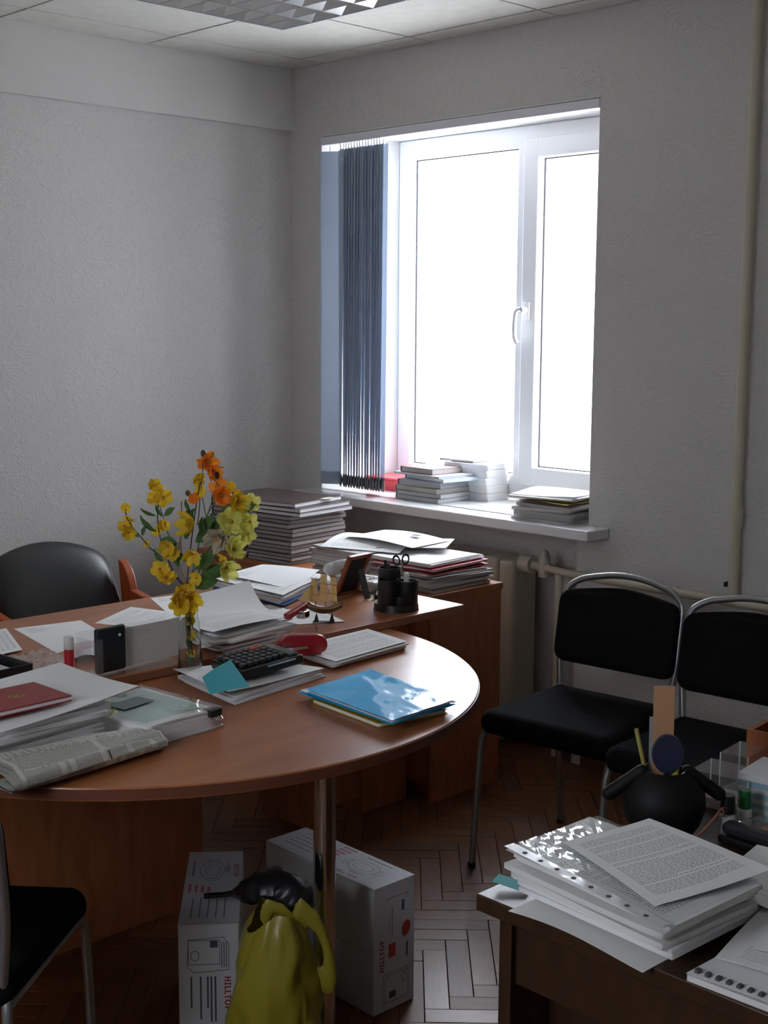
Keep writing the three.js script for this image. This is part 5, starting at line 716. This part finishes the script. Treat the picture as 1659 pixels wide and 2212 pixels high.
  const tb = thing('tissue_carton', 'white and blue carton at the right edge of the dark desk', 'box', [3.28, TY, 1.7]); const Q = quadAt(3.285, 1.735, 0.12, 0.1, 0.12); wpart('body', prism(Q, TY, TY + 0.062), M({ color: C(0.22, 0.36, 0.44), roughness: 0.6 }), tb); wpart('lid', prism(jitter(Q, 0, 0, 0, 1.01), TY + 0.0625, TY + 0.074), M({ color: C(0.62, 0.62, 0.63), roughness: 0.6 }), tb); for (let k = 0; k < 3; k++) wpart('printed_band', prism(jitter(Q, 0, 0, 0, 1.008), TY + 0.01 + k * 0.017, TY + 0.018 + k * 0.017), M({ color: C(0.5, 0.5, 0.47), roughness: 0.6 }), tb);
  const bottle = (label, x, z, capc, r) => { const b = thing('correction_fluid_bottle', label, 'bottle', [x, TY, z]); wpart('body', new THREE.LatheGeometry([[0, 0], [r, 0], [r, 0.026], [r * 0.65, 0.031], [0, 0.031]].map((p) => new THREE.Vector2(...p)), 20).translate(x, TY, z), M({ color: C(0.5, 0.5, 0.48), roughness: 0.35 }), b); wpart('cap', cyl(x, TY + 0.031, TY + 0.06, z, r * 0.85, r * 0.75, 16), M({ color: C(...capc), roughness: 0.4 }), b); };
  bottle('correction fluid bottle with a black cap on the dark desk', 3.258, 1.866, [0.01, 0.01, 0.012], 0.0145); bottle('correction fluid bottle with a green cap on the dark desk', 3.265, 1.826, [0.01, 0.12, 0.03], 0.012);
  const st = thing('stapler', 'long black stapler lying behind the papers on the dark desk', 'stapler', [3.36, TY, 1.905]); wpart('base', rbc(3.365, TY, 1.905, 0.19, 0.012, 0.03, -0.06, 0.004), blackPlastic, st); wpart('arm', rbc(3.36, TY + 0.013, 1.905, 0.17, 0.02, 0.026, -0.06, 0.008), mattBlack, st);
  single('rubber_cord', smooth([[3.25, TY + 0.003, 2.005], [3.268, TY + 0.022, 1.968], [3.276, TY + 0.044, 1.935], [3.27, TY + 0.05, 1.9], [3.262, TY + 0.03, 1.885]], 0.002, 30, 6), M({ color: C(0.35, 0.12, 0.08), roughness: 0.6 }), 'thin reddish cord trailing beside the black pen holder', 'cord', [3.25, TY, 2.0]);
  const bag = thing('zip_bag', 'small clear bag of coloured rubber bands on the dark desk', 'bag', [3.315, TY, 1.835]); wpart('film', sheet(quadAt(3.315, 1.835, 0.1, 0.08, 0.3), TY + 0.012, 0.0002, (u, v) => 0.016 * Math.sin(Math.PI * u) * Math.sin(Math.PI * v) + 0.006 * noise.noise(u * 9, v * 9, 2), 20, 20), clearPlastic, bag); for (let k = 0; k < 12; k++) wpart('rubber_band', new THREE.TorusGeometry(rr(0.009, 0.014), 0.0015, 5, 16).rotateX(Math.PI / 2 + rr(-0.4, 0.4)).translate(3.32 + rr(-0.02, 0.02), TY + 0.006 + rr(0, 0.006), 1.845 + rr(-0.015, 0.015)), M({ color: C(...[[0.45, 0.05, 0.04], [0.5, 0.3, 0.12], [0.1, 0.1, 0.35], [0.5, 0.2, 0.1]][k % 4]), roughness: 0.6 }), bag);
  const wb = thing('wooden_card_box', 'wooden box of cards at the right photo edge', 'box', [3.2, TY, 1.55]); const wd = M({ map: rep(deskTex, 2), color: C(0.8, 0.62, 0.4), roughness: 0.45 }); const W4 = quadAt(3.245, 1.56, 0.2, 0.13, 0.1); const [wm0, wm1] = mid(W4); wpart('bottom', prism(W4, TY, TY + 0.006), wd, wb); for (let k = 0; k < 4; k++) { const a = W4[k], b = W4[(k + 1) % 4], ins = (p) => [p[0] + (wm0 - p[0]) * 0.1, p[1] + (wm1 - p[1]) * 0.1]; wpart('side', prism([a, b, ins(b), ins(a)], TY + 0.006, TY + 0.095), wd, wb); }
  [['dark red index card block in the wooden box', [0.12, 0.03, 0.05], 0.0], ['pale green card block in the wooden box', [0.3, 0.42, 0.4], 0.05]].forEach(([l, c, d]) => single('card_block', rbc(3.235 + d, TY + 0.0065, 1.56, 0.03, 0.1, 0.09, 0.1, 0.002), M({ color: C(...c), roughness: 0.6 }), l, 'cards', [3.235 + d, TY + 0.006, 1.56]));
}
renderer.render(scene, camera);
